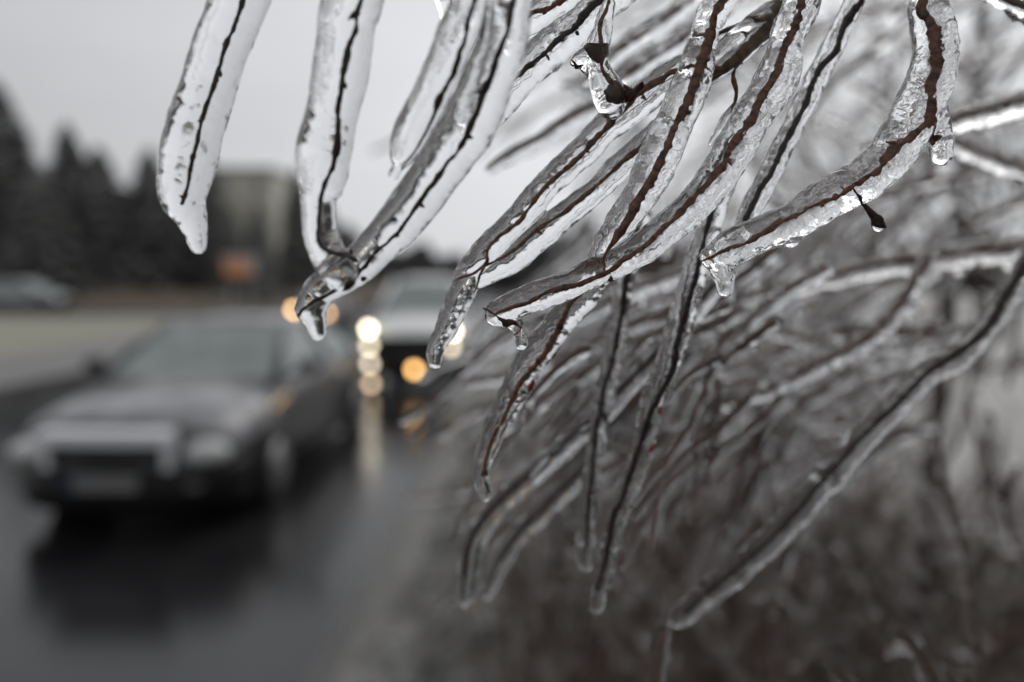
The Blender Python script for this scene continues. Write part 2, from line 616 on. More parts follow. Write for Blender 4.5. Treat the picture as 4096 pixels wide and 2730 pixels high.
# --- the sharp and nearly sharp branches, left to right
iced_branch('leftmost thick ice-coated twig, hanging alone against the sky, one drip at its end',
    [[(1110, -330, 108), (1010, -120, 110), (962, 0, 109), (920, 105, 108), (893, 173, 107), (861, 257, 106), (835, 353, 105), (804, 446, 108), (779, 523, 110), (760, 610, 110), (744, 690, 104), (733, 760, 97), (738, 815, 84), (762, 862, 66), (778, 910, 52), (787, 950, 41), (791, 985, 34)]],
    [[(1110, -330, 9), (1012, -110, 8), (971, 0), (938, 93), (896, 192), (868, 290), (830, 393), (802, 486), (779, 584), (760, 683), (746, 740), (729, 816, 6)]],
    0.9, buds=[(872, 285, 40, -80, 8), (900, 188, 22, 160, 7), (735, 790, 26, 150, 6), (800, 486, 20, 200, 6), (938, 93, 30, -100, 6)], bark=BARK_DARK, ice_mat=ICE_SMOOTH, rough=0.45)

iced_branch('two ice-coated twigs joined in a V at a brown knot, left of the truck',
    [[(2070, -330, 90, .80), (2042, -120, 92, .80), (2035, 0, 92, .81), (2021, 117, 98, .82), (2000, 210, 106, .83), (1960, 295, 106, .84), (1928, 385, 110, .85), (1897, 458, 110, .855), (1866, 521, 110, .86), (1830, 568, 108, .865), (1795, 620, 103, .87), (1755, 675, 101, .875), (1700, 760, 97, .88), (1615, 869, 95, .885), (1557, 937, 88, .89), (1499, 996, 80, .89), (1458, 1041, 78, .895), (1390, 1095, 72, .90), (1295, 1148, 69, .90), (1268, 1186, 64, .90), (1243, 1240, 63, .90), (1262, 1290, 47, .90), (1272, 1332, 35, .90)],
     [(1470, -330, 116, .84), (1440, -110, 116, .845), (1417, 0, 115, .85), (1389, 70, 115, .85), (1380, 160, 112, .855), (1368, 265, 111, .86), (1347, 370, 108, .86), (1326, 470, 103, .865), (1310, 540, 109, .865), (1296, 600, 112, .87), (1290, 660, 107, .87), (1284, 729, 95, .87), (1280, 762, 88, .87), (1274, 785, 72, .87), (1275, 864, 70, .87), (1281, 930, 68, .87), (1297, 985, 71, .868), (1320, 1040, 73, .868), (1348, 1080, 68, .868), (1370, 1108, 60, .868)]],
    [[(2090, -330, 9), (2068, -120, 9), (2052, 0, 9), (2028, 117, 9), (2000, 201, 9), (1963, 304, 9), (1935, 365, 11), (1907, 449), (1869, 528, 10), (1827, 598), (1780, 659), (1755, 701, 9), (1679, 808), (1577, 936), (1500, 1007), (1440, 1080), (1331, 1160, 6), (1274, 1191, 6), (1213, 1242, 5), (1208, 1257, 5)],
     [(1460, -330, 9), (1448, -110, 9), (1438, 0, 9), (1420, 56, 9), (1415, 112, 8), (1387, 210, 9), (1368, 327, 8), (1345, 444, 7), (1345, 560, 11), (1326, 645, 9), (1320, 675, 8), (1295, 737), (1285, 783), (1277, 854), (1275, 936), (1290, 982, 8), (1326, 1012, 10), (1380, 1030, 12), (1430, 1040, 8)]],
    0.87, buds=[(1425, 50, 75, 225, 13), (1368, 335, 35, -70, 8), (1340, 610, 35, 200, 13), (1935, 365, 40, 215, 12), (1869, 540, 26, -20, 9), (1577, 936, 30, 20, 8), (1400, 1015, 30, 10, 13), (1460, 1120, 34, 140, 14), (1679, 815, 24, -35, 8)],
    bark=BARK_DARK, ice_mat=ICE_SMOOTH, rough=0.5)

iced_branch('blurred ice-coated twig beside the V, with a round droplet at its tip',
    [[(1960, -330, 75, .80), (1910, -110, 75, .81), (1880, 0, 75, .82), (1858, 70, 75, .83), (1826, 135, 78, .835), (1798, 205, 76, .84), (1755, 310, 76, .845), (1712, 405, 76, .85), (1672, 475, 74, .855), (1645, 530, 73, .86), (1620, 590, 64, .86), (1602, 640, 48, .86), (1590, 672, 26, .86), (1576, 695, 26, .86)]],
    [[(1960, -300, 8), (1916, -80, 8), (1893, 14, 8), (1860, 117, 7), (1837, 187, 8), (1809, 280, 9), (1780, 337, 6), (1748, 397, 11), (1729, 453, 6), (1701, 519, 6), (1654, 603, 5), (1617, 650, 4)]],
    0.84, bark=BARK_DARK, ice_mat=ICE_SMOOTH, rough=0.5)

iced_branch('short clear ice tip peeking out at the top edge behind the blurred droplet twig',
    [[(1770, -330, 60), (1785, -130, 60), (1795, -40, 58), (1803, 30, 54), (1812, 90, 46), (1820, 130, 34)]],
    [[(1772, -330, 6), (1790, -100, 6), (1805, 20, 5), (1815, 100, 4)]], 0.99)

iced_branch('ice-coated twig slanting from the top edge, leafy ice lump hanging below it',
    [[(2620, -160, 74), (2450, -20, 76), (2380, 40, 77), (2325, 88, 76), (2241, 160, 78), (2163, 230, 78), (2090, 300, 74), (2030, 372, 71), (1970, 445, 62), (1915, 510, 48)]],
    [[(2600, -150, 10), (2470, -40, 10), (2412, 0, 10), (2351, 47, 11), (2295, 112, 9), (2225, 172, 9), (2155, 234, 8), (2061, 318, 8), (2000, 370, 7), (1930, 470, 6)]],
    1.05, buds=[(2295, 130, 20, -30, 8), (2180, 225, 20, -40, 7)], bark=BARK_DARK)

iced_branch('second ice-coated twig at the top edge, above the slanting one, mostly hidden by the V',
    [[(2420, -150, 58), (2310, -50, 60), (2230, 10, 60), (2150, 60, 58), (2070, 110, 52), (1990, 165, 44)]],
    [[(2400, -145, 9), (2300, -30, 9), (2250, 0, 9), (2180, 40, 8), (2120, 60, 8), (2000, 130, 6)]], 1.03, buds=[(2180, 42, 30, 240, 8)], bark=BARK)

iced_branch('clear ice lump with curled dark brown leaf scraps frozen inside, on a thin stem',
    [[(2436, 20, 26), (2420, 70, 34), (2408, 130, 42), (2390, 190, 48), (2382, 230, 46), (2395, 275, 46), (2412, 320, 58), (2430, 365, 68), (2440, 405, 66), (2446, 425, 56)],
     [(2400, 215, 40), (2350, 225, 38), (2315, 240, 30), (2300, 250, 22)],
     [(2335, 270, 22), (2365, 285, 30), (2400, 305, 40)]],
    [[(2436, 10, 5), (2424, 50, 5), (2402, 108, 6), (2400, 170, 7), (2400, 234, 6), (2407, 280, 5), (2430, 322, 6), (2463, 365, 6), (2500, 372, 4)]],
    1.0, voxel=0.00035, rough=0.55,
    leaves=[[(2327, 198), (2350, 172), (2421, 176), (2414, 250), (2390, 256)], [(2284, 236), (2308, 258), (2330, 284), (2300, 274)], [(2420, 372), (2440, 345), (2495, 352), (2498, 412), (2460, 418), (2432, 402)], [(2491, 333), (2536, 352), (2572, 322), (2577, 346), (2548, 380), (2522, 410), (2494, 414)]],
    name='iced_leaf_cluster', cat='frozen leaf')

iced_branch('forked ice-coated twig, its tail hanging in front of the truck headlight',
    [[(3090, 60, 60, 1.03), (2960, 170, 62, 1.03), (2870, 250, 62, 1.04), (2790, 265, 62, 1.04), (2720, 290, 64, 1.04), (2640, 340, 66, 1.045), (2560, 405, 65, 1.05), (2490, 460, 64, 1.05), (2423, 512, 63, 1.055), (2341, 595, 61, 1.06), (2260, 676, 60, 1.06), (2215, 715, 57, 1.065), (2160, 772, 56, 1.065), (2112, 837, 58, 1.07), (2045, 905, 60, 1.07), (1990, 965, 62, 1.07), (1935, 1025, 62, 1.07), (1885, 1075, 58, 1.07), (1852, 1108, 44, 1.07)],
     [(2640, 520, 50, 1.05), (2540, 610, 54, 1.055), (2467, 680, 55, 1.06), (2420, 732, 50, 1.06), (2370, 777, 50, 1.065), (2300, 828, 52, 1.065), (2240, 874, 54, 1.07), (2180, 928, 56, 1.07), (2110, 986, 56, 1.07), (2035, 1048, 54, 1.07), (1960, 1090, 48, 1.07), (1900, 1118, 44, 1.07)],
     [(1885, 1105, 50, 1.07), (1862, 1145, 54, 1.07), (1846, 1181, 56, 1.07), (1824, 1224, 54, 1.075), (1800, 1275, 50, 1.075), (1778, 1326, 46, 1.08), (1755, 1370, 40, 1.08), (1738, 1420, 35, 1.08), (1742, 1455, 29, 1.08)]],
    [[(2882, 277, 10), (2704, 290, 9), (2646, 326, 9), (2565, 379, 9), (2489, 451, 8), (2422, 512, 9), (2341, 603, 8), (2286, 652, 7), (2184, 747, 7), (2112, 839, 7), (2071, 890, 6), (2010, 936, 6), (1969, 977, 6), (1949, 1007, 6), (1944, 1048, 6), (1903, 1089, 6), (1857, 1114, 5), (1816, 1130, 4)],
     [(2620, 540, 7), (2490, 655, 8), (2398, 737, 7), (2316, 808, 7), (2245, 864, 7), (2153, 926, 7), (2077, 992, 6), (2010, 1038, 6), (1944, 1063, 6)],
     [(1930, 1070, 6), (1905, 1130, 5), (1890, 1160, 4)]],
    1.06, buds=[(2565, 390, 26, -30, 9), (2341, 603, 24, -20, 8), (2153, 930, 26, -25, 8), (1949, 1007, 18, 150, 6), (2184, 747, 18, -40, 6)], rough=0.85)

# the thicker olive stem with its bare side twigs
iced_branch('olive brown forked stem between the crisp branches, short bare twig hanging down',
    [[(3300, -120, 40), (3160, 10, 42), (3090, 90, 40), (2990, 190, 38), (2890, 275, 36), (2800, 330, 34)],
     [(3040, 110, 26), (2960, 120, 26), (2890, 145, 24), (2820, 180, 22)],
     [(2938, 420, 14), (2925, 455, 24), (2908, 485, 30), (2890, 510, 24), (2860, 545, 16), (2840, 580, 10)]],
    [[(3320, -140, 18), (3160, 5, 17), (3105, 60, 17), (3083, 103, 16), (2971, 201, 15), (2882, 277, 13), (2790, 340, 9)],
     [(3083, 85, 13), (3025, 96, 11), (2958, 99, 9), (2882, 134, 8), (2810, 180, 7)],
     [(2945, 225, 9), (2936, 313, 9), (2945, 379, 8), (2933, 437, 7), (2924, 470, 4)]],
    1.04, buds=[(2950, 240, 40, -38, 9), (3005, 160, 26, -60, 9)], bark=BARK_OLIVE, rough=0.5)

iced_branch('crisp central pair of ice-coated twigs crossing at a knot, small icicle at the tip',
    [[(3300, -330, 72), (3235, -90, 72), (3208, 0, 72), (3190, 60, 73), (3161, 120, 74), (3142, 180, 69), (3128, 255, 82), (3110, 312, 85), (3080, 362, 84), (3045, 418, 80), (3000, 485, 79), (2935, 595, 82), (2862, 724, 78), (2760, 836, 73), (2643, 935, 67), (2545, 1011, 65), (2470, 1045, 63), (2370, 1089, 62), (2285, 1135, 60), (2190, 1172, 61), (2098, 1203, 58), (2030, 1238, 58), (1988, 1254, 48)],
     [(3010, -330, 64), (2925, -90, 63), (2882, 0, 62), (2856, 45, 64), (2838, 76, 66), (2826, 100, 52), (2820, 122, 52), (2816, 155, 60), (2797, 215, 68), (2788, 270, 70), (2761, 345, 76), (2720, 438, 77), (2682, 520, 80), (2648, 600, 83), (2618, 670, 81), (2590, 730, 77), (2566, 772, 72), (2520, 840, 67), (2472, 908, 60), (2428, 968, 54), (2392, 1030, 46)],
     [(1982, 1256, 48), (2002, 1272, 40), (2045, 1284, 34), (2070, 1304, 32), (2080, 1340, 31), (2086, 1374, 30)]],
    [[(3310, -330, 12), (3240, -80, 12), (3213, 0, 12), (3186, 67, 12), (3163, 134, 12), (3132, 210, 11), (3110, 286, 12), (3083, 339, 11), (3038, 411, 11), (3003, 482, 10), (2954, 549, 11), (2909, 625, 10), (2891, 667, 10), (2802, 774, 9), (2713, 863, 9), (2623, 944, 9), (2556, 1002, 8), (2489, 1042, 8), (2439, 1080, 8), (2357, 1114, 8), (2265, 1150, 7), (2204, 1170, 7), (2112, 1206, 6), (2031, 1237, 6), (1985, 1257, 5)],
     [(3010, -330, 13), (2930, -80, 13), (2891, 0, 13), (2869, 40, 13), (2851, 85, 13), (2829, 156, 13), (2802, 250, 14), (2771, 339, 14), (2748, 402, 14), (2713, 482, 13), (2681, 549, 13), (2650, 625, 13), (2614, 700, 13), (2556, 796, 14), (2525, 850, 15), (2480, 921, 12), (2449, 970, 9), (2420, 1030, 7), (2410, 1080, 6)],
     [(1934, 1236, 4), (1965, 1250, 4), (1992, 1268, 4), (2050, 1290, 4), (2082, 1312, 4), (2078, 1330, 3), (2060, 1342, 3)]],
    1.0, voxel=0.0003,
    buds=[(3163, 140, 26, 190, 14), (2909, 640, 34, -65, 10), (2713, 866, 34, 225, 9), (2620, 950, 38, 215, 9), (2748, 402, 22, 60, 9), (2851, 90, 32, 215, 14), (2525, 855, 46, 235, 14), (2430, 1105, 46, -40, 13), (2556, 1002, 22, 220, 7)],
    leaves=[[(1992, 1268), (2030, 1270), (2060, 1285), (2072, 1298), (2030, 1304), (2005, 1290)]])

iced_branch('ice-coated twig running down left below the central knot, reddish bark showing along its right side',
    [[(2405, 1105, 40, 1.06), (2345, 1180, 56, 1.08), (2275, 1250, 60, 1.1), (2230, 1302, 60, 1.11), (2180, 1366, 62, 1.12), (2103, 1470, 64, 1.13), (2070, 1540, 60, 1.13), (2036, 1608, 56, 1.14), (1996, 1677, 51, 1.14), (1965, 1744, 45, 1.15), (1943, 1815, 41, 1.15), (1925, 1890, 37, 1.15), (1930, 1940, 31, 1.15), (1945, 1985, 25, 1.15)]],
    [[(2410, 1090, 9), (2340, 1160, 9), (2296, 1206, 9), (2255, 1272, 9), (2214, 1349, 9), (2163, 1425, 9), (2126, 1468, 8), (2074, 1545, 8), (2029, 1642, 7), (1988, 1718, 6), (1947, 1820, 6), (1927, 1902, 5)]],
    1.12, rough=1.2, reds=[(2118, 1540, 13), (2188, 1448, 9), (2215, 1420, 8)], buds=[(1930, 1890, 26, -45, 10), (2126, 1470, 26, 210, 8)])

iced_branch('softly blurred ice-coated twig parallel to the right side of the central pair',
    [[(3560, -330, 40), (3455, -100, 40), (3410, 20, 41), (3370, 105, 44), (3330, 190, 46), (3290, 268, 44), (3262, 322, 50), (3252, 342, 44), (3240, 370, 46), (3200, 450, 46), (3160, 530, 46), (3115, 620, 46), (3060, 730, 46), (3010, 830, 45), (2970, 930, 42), (2950, 1000, 36)]],
    [[(3560, -310, 11), (3470, -80, 11), (3441, 0, 11), (3410, 49, 11), (3365, 129, 10), (3338, 205, 10), (3289, 263, 10), (3254, 330, 10), (3217, 424, 9), (3181, 496, 9), (3137, 580, 9), (3083, 688, 8), (3025, 792, 8), (2980, 890, 7)]],
    1.1, bark=BARK_DARK, rough=0.8)

iced_branch('hooked forked ice-coated branch at upper right with one fat drip at its tip',
    [[(3760, -330, 66), (3715, -110, 66), (3700, 0, 67), (3722, 70, 78), (3738, 140, 82), (3740, 223, 83), (3725, 304, 88), (3698, 379, 94), (3662, 450, 94), (3625, 525, 92), (3565, 612, 94), (3505, 680, 92), (3430, 737, 90), (3338, 782, 86), (3260, 828, 84), (3168, 888, 80), (3092, 917, 75), (3013, 948, 74), (2942, 982, 76), (2890, 1012, 74), (2852, 1028, 52)],
     [(3742, 440, 46), (3752, 500, 46), (3762, 560, 44), (3764, 622, 39)],
     [(2885, 1045, 60), (2896, 1088, 50), (2900, 1130, 40), (2897, 1160, 34)],
     [(3150, 905, 60), (3158, 930, 60), (3160, 940, 55)]],
    [[(3760, -330, 16), (3710, -100, 15), (3695, 0, 15), (3697, 54, 15), (3727, 98, 15), (3740, 179, 15), (3736, 290, 14), (3713, 357, 17), (3704, 446, 14), (3695, 482, 13), (3669, 522, 12), (3624, 562, 12), (3575, 603, 13), (3535, 647, 11), (3503, 690, 9), (3450, 720, 8), (3370, 770, 8), (3285, 814, 7), (3186, 868, 7), (3092, 908, 7), (2989, 966, 7), (2904, 1002, 6), (2833, 1033, 5), (2808, 1042, 4)],
     [(3700, 470, 11), (3713, 513, 10), (3736, 576, 8)]],
    1.0, voxel=0.0003,
    buds=[(3713, 360, 34, 190, 17), (3740, 545, 40, -90, 24), (3370, 770, 34, 140, 6), (3285, 820, 26, 200, 7), (3186, 872, 24, 210, 7), (2989, 968, 26, 200, 8), (3092, 908, 20, 190, 7), (3590, 600, 60, 150, 12)])

iced_branch('tiny brown bud stalk with a clear droplet, hanging under the hooked branch',
    [[(3495, 872, 11), (3508, 900, 23), (3514, 908, 21)]],
    [[(3405, 765, 6), (3432, 795, 7), (3454, 823, 9), (3477, 850, 12), (3500, 875, 19), (3522, 896, 16), (3544, 911, 3)]],
    1.0, voxel=0.0003, rough=0.3, bark=BARK_DARK, name='frozen_bud', cat='bud')

iced_branch('longest steep ice-coated twig, from behind the hooked branch down to the thicket',
    [[(3010, 420, 44, 1.12), (2950, 600, 46, 1.12), (2900, 720, 46, 1.13), (2865, 810, 48, 1.13), (2840, 900, 49, 1.13), (2805, 1000, 51, 1.14), (2775, 1100, 52, 1.15), (2745, 1210, 53, 1.16), (2720, 1300, 54, 1.17), (2690, 1400, 54, 1.18), (2650, 1500, 51, 1.19), (2615, 1600, 49, 1.2), (2590, 1700, 47, 1.21), (2570, 1790, 44, 1.22), (2540, 1900, 42, 1.23), (2500, 2000, 40, 1.24), (2470, 2080, 38, 1.25), (2447, 2165, 38, 1.26), (2444, 2180, 48, 1.26), (2441, 2195, 38, 1.26), (2420, 2280, 36, 1.27), (2395, 2380, 31, 1.28), (2386, 2430, 29, 1.28)]],
    [[(3000, 450, 9), (2920, 690, 9), (2870, 800, 9), (2851, 846, 9), (2820, 957, 9), (2793, 1060, 9), (2775, 1136, 9), (2748, 1225, 9), (2726, 1296, 10), (2682, 1479, 10), (2626, 1596, 9), (2595, 1678, 9), (2564, 1780, 9), (2518, 1922, 8), (2488, 2007, 8), (2462, 2058, 8), (2447, 2134, 7), (2420, 2260, 5), (2396, 2353, 4)]],
    1.18, voxel=0.0005, rough=1.2, reds=[(2636, 1640, 9), (2600, 1790, 9)], bark=BARK_DARK)

iced_branch('slimmer ice-coated twig just left of the long steep one, ending a little higher',
    [[(2570, 860, 34, 1.26), (2530, 1020, 36, 1.27), (2505, 1120, 38, 1.28), (2480, 1250, 40, 1.29), (2455, 1400, 41, 1.3), (2425, 1550, 40, 1.3), (2405, 1650, 38, 1.3), (2385, 1780, 36, 1.31), (2368, 1900, 36, 1.31), (2350, 2050, 36, 1.32), (2343, 2145, 36, 1.32), (2342, 2160, 46, 1.32), (2342, 2175, 36, 1.32), (2342, 2258, 31, 1.32)]],
    [[(2560, 880, 8), (2507, 1113, 9), (2480, 1296, 9), (2472, 1325, 9), (2447, 1453, 9), (2416, 1555, 8), (2406, 1616, 8), (2380, 1775, 7), (2365, 1912, 7), (2352, 2060, 6), (2345, 2200, 4)]],
    1.3, voxel=0.0005, rough=1.1, bark=BARK_DARK)

iced_branch('blurred ice-coated twig crossing behind the steep pair from upper right, bright streak beneath',
    [[(2860, 1150, 38), (2700, 1345, 38), (2570, 1490, 40), (2470, 1590, 41), (2390, 1680, 40), (2290, 1755, 37), (2200, 1835, 33), (2140, 1905, 26)]],
    [[(2860, 1140, 8), (2700, 1330, 8), (2569, 1475, 8), (2470, 1575, 8), (2386, 1667, 7), (2290, 1740, 6), (2200, 1825, 5)]], 1.36, voxel=0.0006, bark=BARK_DARK)

iced_branch('blurred ice-coated twig bending down to the road edge, lowest of the hanging tips',
    [[(2420, 1640, 40), (2250, 1800, 42), (2100, 1930, 44), (1975, 2050, 44), (1895, 2170, 44), (1872, 2300, 42), (1860, 2400, 34)]],
    [[(2420, 1640, 9), (2250, 1795, 9), (2090, 1930, 9), (1960, 2055, 8), (1880, 2180, 8), (1862, 2300, 7)]], 1.48, voxel=0.0007, bark=BARK_DARK)

iced_branch('blurred ice-coated twig beside the lowest hanging tip, ending behind it',
    [[(2420, 1800, 38), (2290, 1930, 40), (2190, 2030, 40), (2095, 2125, 40), (2015, 2235, 38), (1950, 2370, 30)]],
    [[(2420, 1795, 8), (2280, 1930, 8), (2180, 2035, 8), (2080, 2130, 7), (2000, 2250, 6)]], 1.6, voxel=0.0008, bark=BARK_DARK)

iced_branch('pale blurred ice-coated twig behind the forked one, tip pointing at the open sky',
    [[(2760, 260, 40), (2560, 350, 42), (2400, 430, 43), (2290, 485, 43), (2180, 560, 41), (2050, 625, 34), (1960, 675, 22)]],
    [[(2760, 250, 7), (2400, 418, 7), (2290, 472, 7), (2180, 548, 7), (2050, 615, 6), (1950, 680, 4)]], 1.5, voxel=0.0007, bark=BARK_BG)

iced_branch('wide blurred ice-coated branch with ring knots slanting across the lower right',
    [[(4700, 20, 40), (4160, 960, 40), (4040, 1180, 44), (3930, 1330, 46), (3823, 1440, 50), (3700, 1500, 52), (3585, 1620, 53), (3450, 1756, 54), (3335, 1895, 52), (3314, 1912, 74), (3290, 1936, 53), (3110, 2140, 54), (2955, 2280, 52), (2935, 2295, 68), (2914, 2314, 52), (2850, 2362, 52), (2832, 2376, 66), (2812, 2392, 50), (2740, 2452, 44), (2705, 2482, 36)]],
    [[(4700, 20, 13), (4160, 960, 13), (4030, 1180, 13), (3940, 1320, 12), (3823, 1422, 11), (3700, 1500, 11), (3585, 1620, 10), (3450, 1750, 10), (3310, 1905, 9), (3110, 2130, 8), (2907, 2310, 8), (2740, 2448, 7)]], 1.42, voxel=0.0007, bark=BARK_DARK, rough=1.2)

iced_branch('stubby ice-coated shoot with a white ring below the wide slanting branch',
    [[(2600, 2900, 44), (2625, 2740, 44), (2632, 2640, 44), (2634, 2625, 52), (2636, 2605, 44), (2650, 2530, 40)]],
    [[(2600, 2900, 10), (2625, 2740, 10), (2640, 2600, 9), (2655, 2540, 8)]], 1.45, voxel=0.0008, bark=BARK_BG)

BLUR = [
    ('blurred iced branch running level across the right edge, icicle clumps under it', [(4300, 980, 50), (4096, 1000, 52), (3900, 1015, 52), (3700, 1045, 50), (3500, 1068, 48), (3350, 1105, 44), (3180, 1150, 38), (3000, 1190, 30), (2850, 1215, 22)], 1.9, 12),
    ('blurred iced branch from the level one down left, ending in the thicket', [(3720, 1030, 32), (3670, 1110, 36), (3600, 1220, 40), (3517, 1320, 42), (3382, 1405, 42), (3178, 1512, 40), (2975, 1600, 36), (2840, 1640, 28)], 1.7, 10),
    ('thin blurred iced twig sagging between the lower right branches', [(2960, 1270, 22), (3076, 1320, 26), (3280, 1382, 28), (3420, 1405, 28), (3585, 1395, 28), (3750, 1360, 26), (3891, 1313, 24), (4050, 1240, 22)], 2.1, 6),
    ('blurred iced branch at the right edge behind the hooked one', [(4250, 380, 52), (4096, 415, 52), (3959, 450, 50), (3803, 487, 46), (3640, 530, 40), (3480, 590, 30)], 1.6, 12),
    ('blurred iced branch below the right edge, crossing down to the lower right', [(3780, 560, 34), (3860, 600, 36), (3960, 640, 38), (4096, 690, 40), (4250, 740, 40)], 1.9, 9),
    ('dark iced twig at the top right corner', [(3860, -120, 34), (3960, -30, 36), (4040, 15, 36), (4096, 38, 36), (4230, 90, 36)], 1.14, 13),
    ('pale blurred iced twig at the top beside the leafy ice lump', [(2900, -140, 46), (2760, 10, 46), (2620, 110, 46), (2500, 190, 44), (2400, 270, 36), (2340, 330, 24)], 1.5, 8),
    ('second pale blurred iced twig below the first at the top', [(3000, -100, 44), (2860, 60, 44), (2720, 170, 44), (2580, 260, 42), (2470, 330, 32)], 1.42, 8),
    ('whitish blurred iced twig low between the two crisp branches', [(3060, 900, 30), (2860, 1060, 34), (2680, 1110, 36), (2520, 1170, 36), (2380, 1240, 34), (2230, 1300, 26)], 1.7, 7),
    ('whitish blurred iced twig under the central pair', [(2720, 1240, 34), (2560, 1300, 36), (2416, 1355, 36), (2280, 1420, 36), (2140, 1480, 32), (2000, 1510, 28), (1860, 1540, 20)], 1.8, 7),
    ('whitish blurred iced twig next below, behind the reddish one', [(2620, 1340, 34), (2500, 1400, 36), (2386, 1460, 36), (2240, 1550, 36), (2085, 1665, 30), (2000, 1730, 20)], 1.7, 7),
    ('blurred iced twig fading down beside the steep pair', [(3300, 1080, 32), (3100, 1200, 34), (2960, 1330, 36), (2840, 1440, 36), (2760, 1560, 34), (2700, 1700, 28)], 1.6, 8),
    ('blurred iced twig low at right, rising to a white split tip', [(3800, 2900, 40), (3730, 2730, 40), (3680, 2640, 36), (3620, 2560, 34), (3570, 2515, 28)], 1.8, 8),
    ('blurred iced shoot at the bottom edge, white at its tip', [(3480, 2900, 36), (3400, 2760, 36), (3350, 2690, 34), (3320, 2640, 28)], 1.7, 8),
    ('tall thin blurred iced stem at the right with one white stub', [(3950, 2900, 24), (3900, 2500, 24), (3850, 2200, 24), (3800, 2050, 24), (3770, 1900, 22), (3755, 1750, 18)], 2.2, 7),
    ('blurred iced shoot at the lower right corner with a bright droplet', [(3980, 2900, 34), (3900, 2780, 34), (3860, 2720, 32), (3840, 2700, 26)], 1.7, 8),
]
for lab, pts, m_, cr in BLUR:
    far_ = lambda a, b_: (a[0] + 4 * (a[0] - b_[0]), a[1] + 4 * (a[1] - b_[1]), a[2])
    if pts[0][0] > 3900 or pts[0][1] > 2750:
        pts = [far_(pts[0], pts[1])] + pts
    if pts[-1][0] > 4100:
        pts = pts + [far_(pts[-1], pts[-2])]
    chains = [pts]
    # icicles and frozen drops along the underside
    if len(pts) > 5:
        for _ in range(5):
            i = random.randrange(2, len(pts) - 1)
            x, y, r = pts[i]
            x += random.uniform(-60, 60)
            h = random.uniform(0.9, 1.9) * r
            chains.append([(x, y + 0.2 * r, r * 0.6), (x - 6, y + 0.7 * h, r * 0.5), (x - 10, y + h, r * 0.36)])
    iced_branch(lab, chains, [[(x, y - 0.15 * r, cr * (0.6 + 0.4 * i / len(pts)) if pts[0][0] < pts[-1][0] else cr * (1.0 - 0.4 * i / len(pts))) for i, (x, y, r) in enumerate(pts)]], m_, voxel=0.0009, bark=BARK_BG, ice_mat=ICE, rough=2.4, group='blurred iced branches of the shrub')

finish_ice()


# --- the tangle further back: thin iced twigs, each its own thing
def tangle_twig(p0, d, length, r_ice, droop, label, group, seed, shoots=2, core=0.45):
    r = np.random.default_rng(seed)
    n = 12
    s = np.linspace(0, 1, n)[:, None]
    d = np.array(d, float); d /= np.linalg.norm(d)
    side = np.cross(d, [0, 0, 1.0]); side /= np.linalg.norm(side) + 1e-9
    up = np.cross(side, d)
    pts = np.array([0., 0, 0]) + d * length * s + np.array([0, 0, -1.0]) * droop * length * s ** 2
    pts += side * length * 0.05 * np.sin(s * 5 + r.random() * 6) + up * length * 0.03 * np.sin(s * 7 + r.random() * 6)
    root = empty('iced_twig', p0)
    tag(root, label, 'twig', group)
    ice, wood = MB(), MB()
    prof = (1 - 0.45 * s[:, 0])
    fine = catmull(np.concatenate([pts, (r_ice * prof)[:, None]], axis=1), 0.012)
    wob = 1 + 0.22 * np.sin(np.arange(len(fine)) * 1.7 + r.random() * 6) + 0.14 * r.normal(0, 1, len(fine))
    ice.tube(fine[:, :3], fine[:, 3] * np.clip(wob, 0.6, 1.5), 7, round_caps=True)
    wood.tube(pts + up * r_ice * 0.1, core * r_ice * prof, 5)
    for k in range(shoots):
        i = int(r.integers(3, n - 2))
        sd_ = d * 0.8 + side * r.choice([-1, 1]) * r.uniform(0.3, 0.8) + np.array([0, 0, r.uniform(-0.5, 0.5)])
        l2 = length * r.uniform(0.18, 0.4)
        t = np.linspace(0, 1, 6)[:, None]
        q = pts[i] + sd_ * l2 * t - np.array([0, 0, 1.0]) * 0.25 * l2 * t ** 2
        ice.tube(q, r_ice * 0.7 * prof[i] * np.array([1, 1.1, 0.95, 1.05, 0.9, 0.75]), 6, round_caps=True)
        wood.tube(q, 0.7 * core * r_ice * prof[i], 4)
    for k in range(3):
        i = int(r.integers(2, n - 1))
        t = np.linspace(0, 1, 4)[:, None]
        h = r_ice * r.uniform(1.6, 3.2)
        ice.tube(pts[i] - np.array([0, 0, 1.0]) * h * t, r_ice * prof[i] * np.array([0.75, 0.7, 0.55, 0.4]), 6, round_caps=True)
    ice.build('ice_coat', ICE_SMOOTH, root)
    wood.build('twig', BARK_BG, root)
    return root


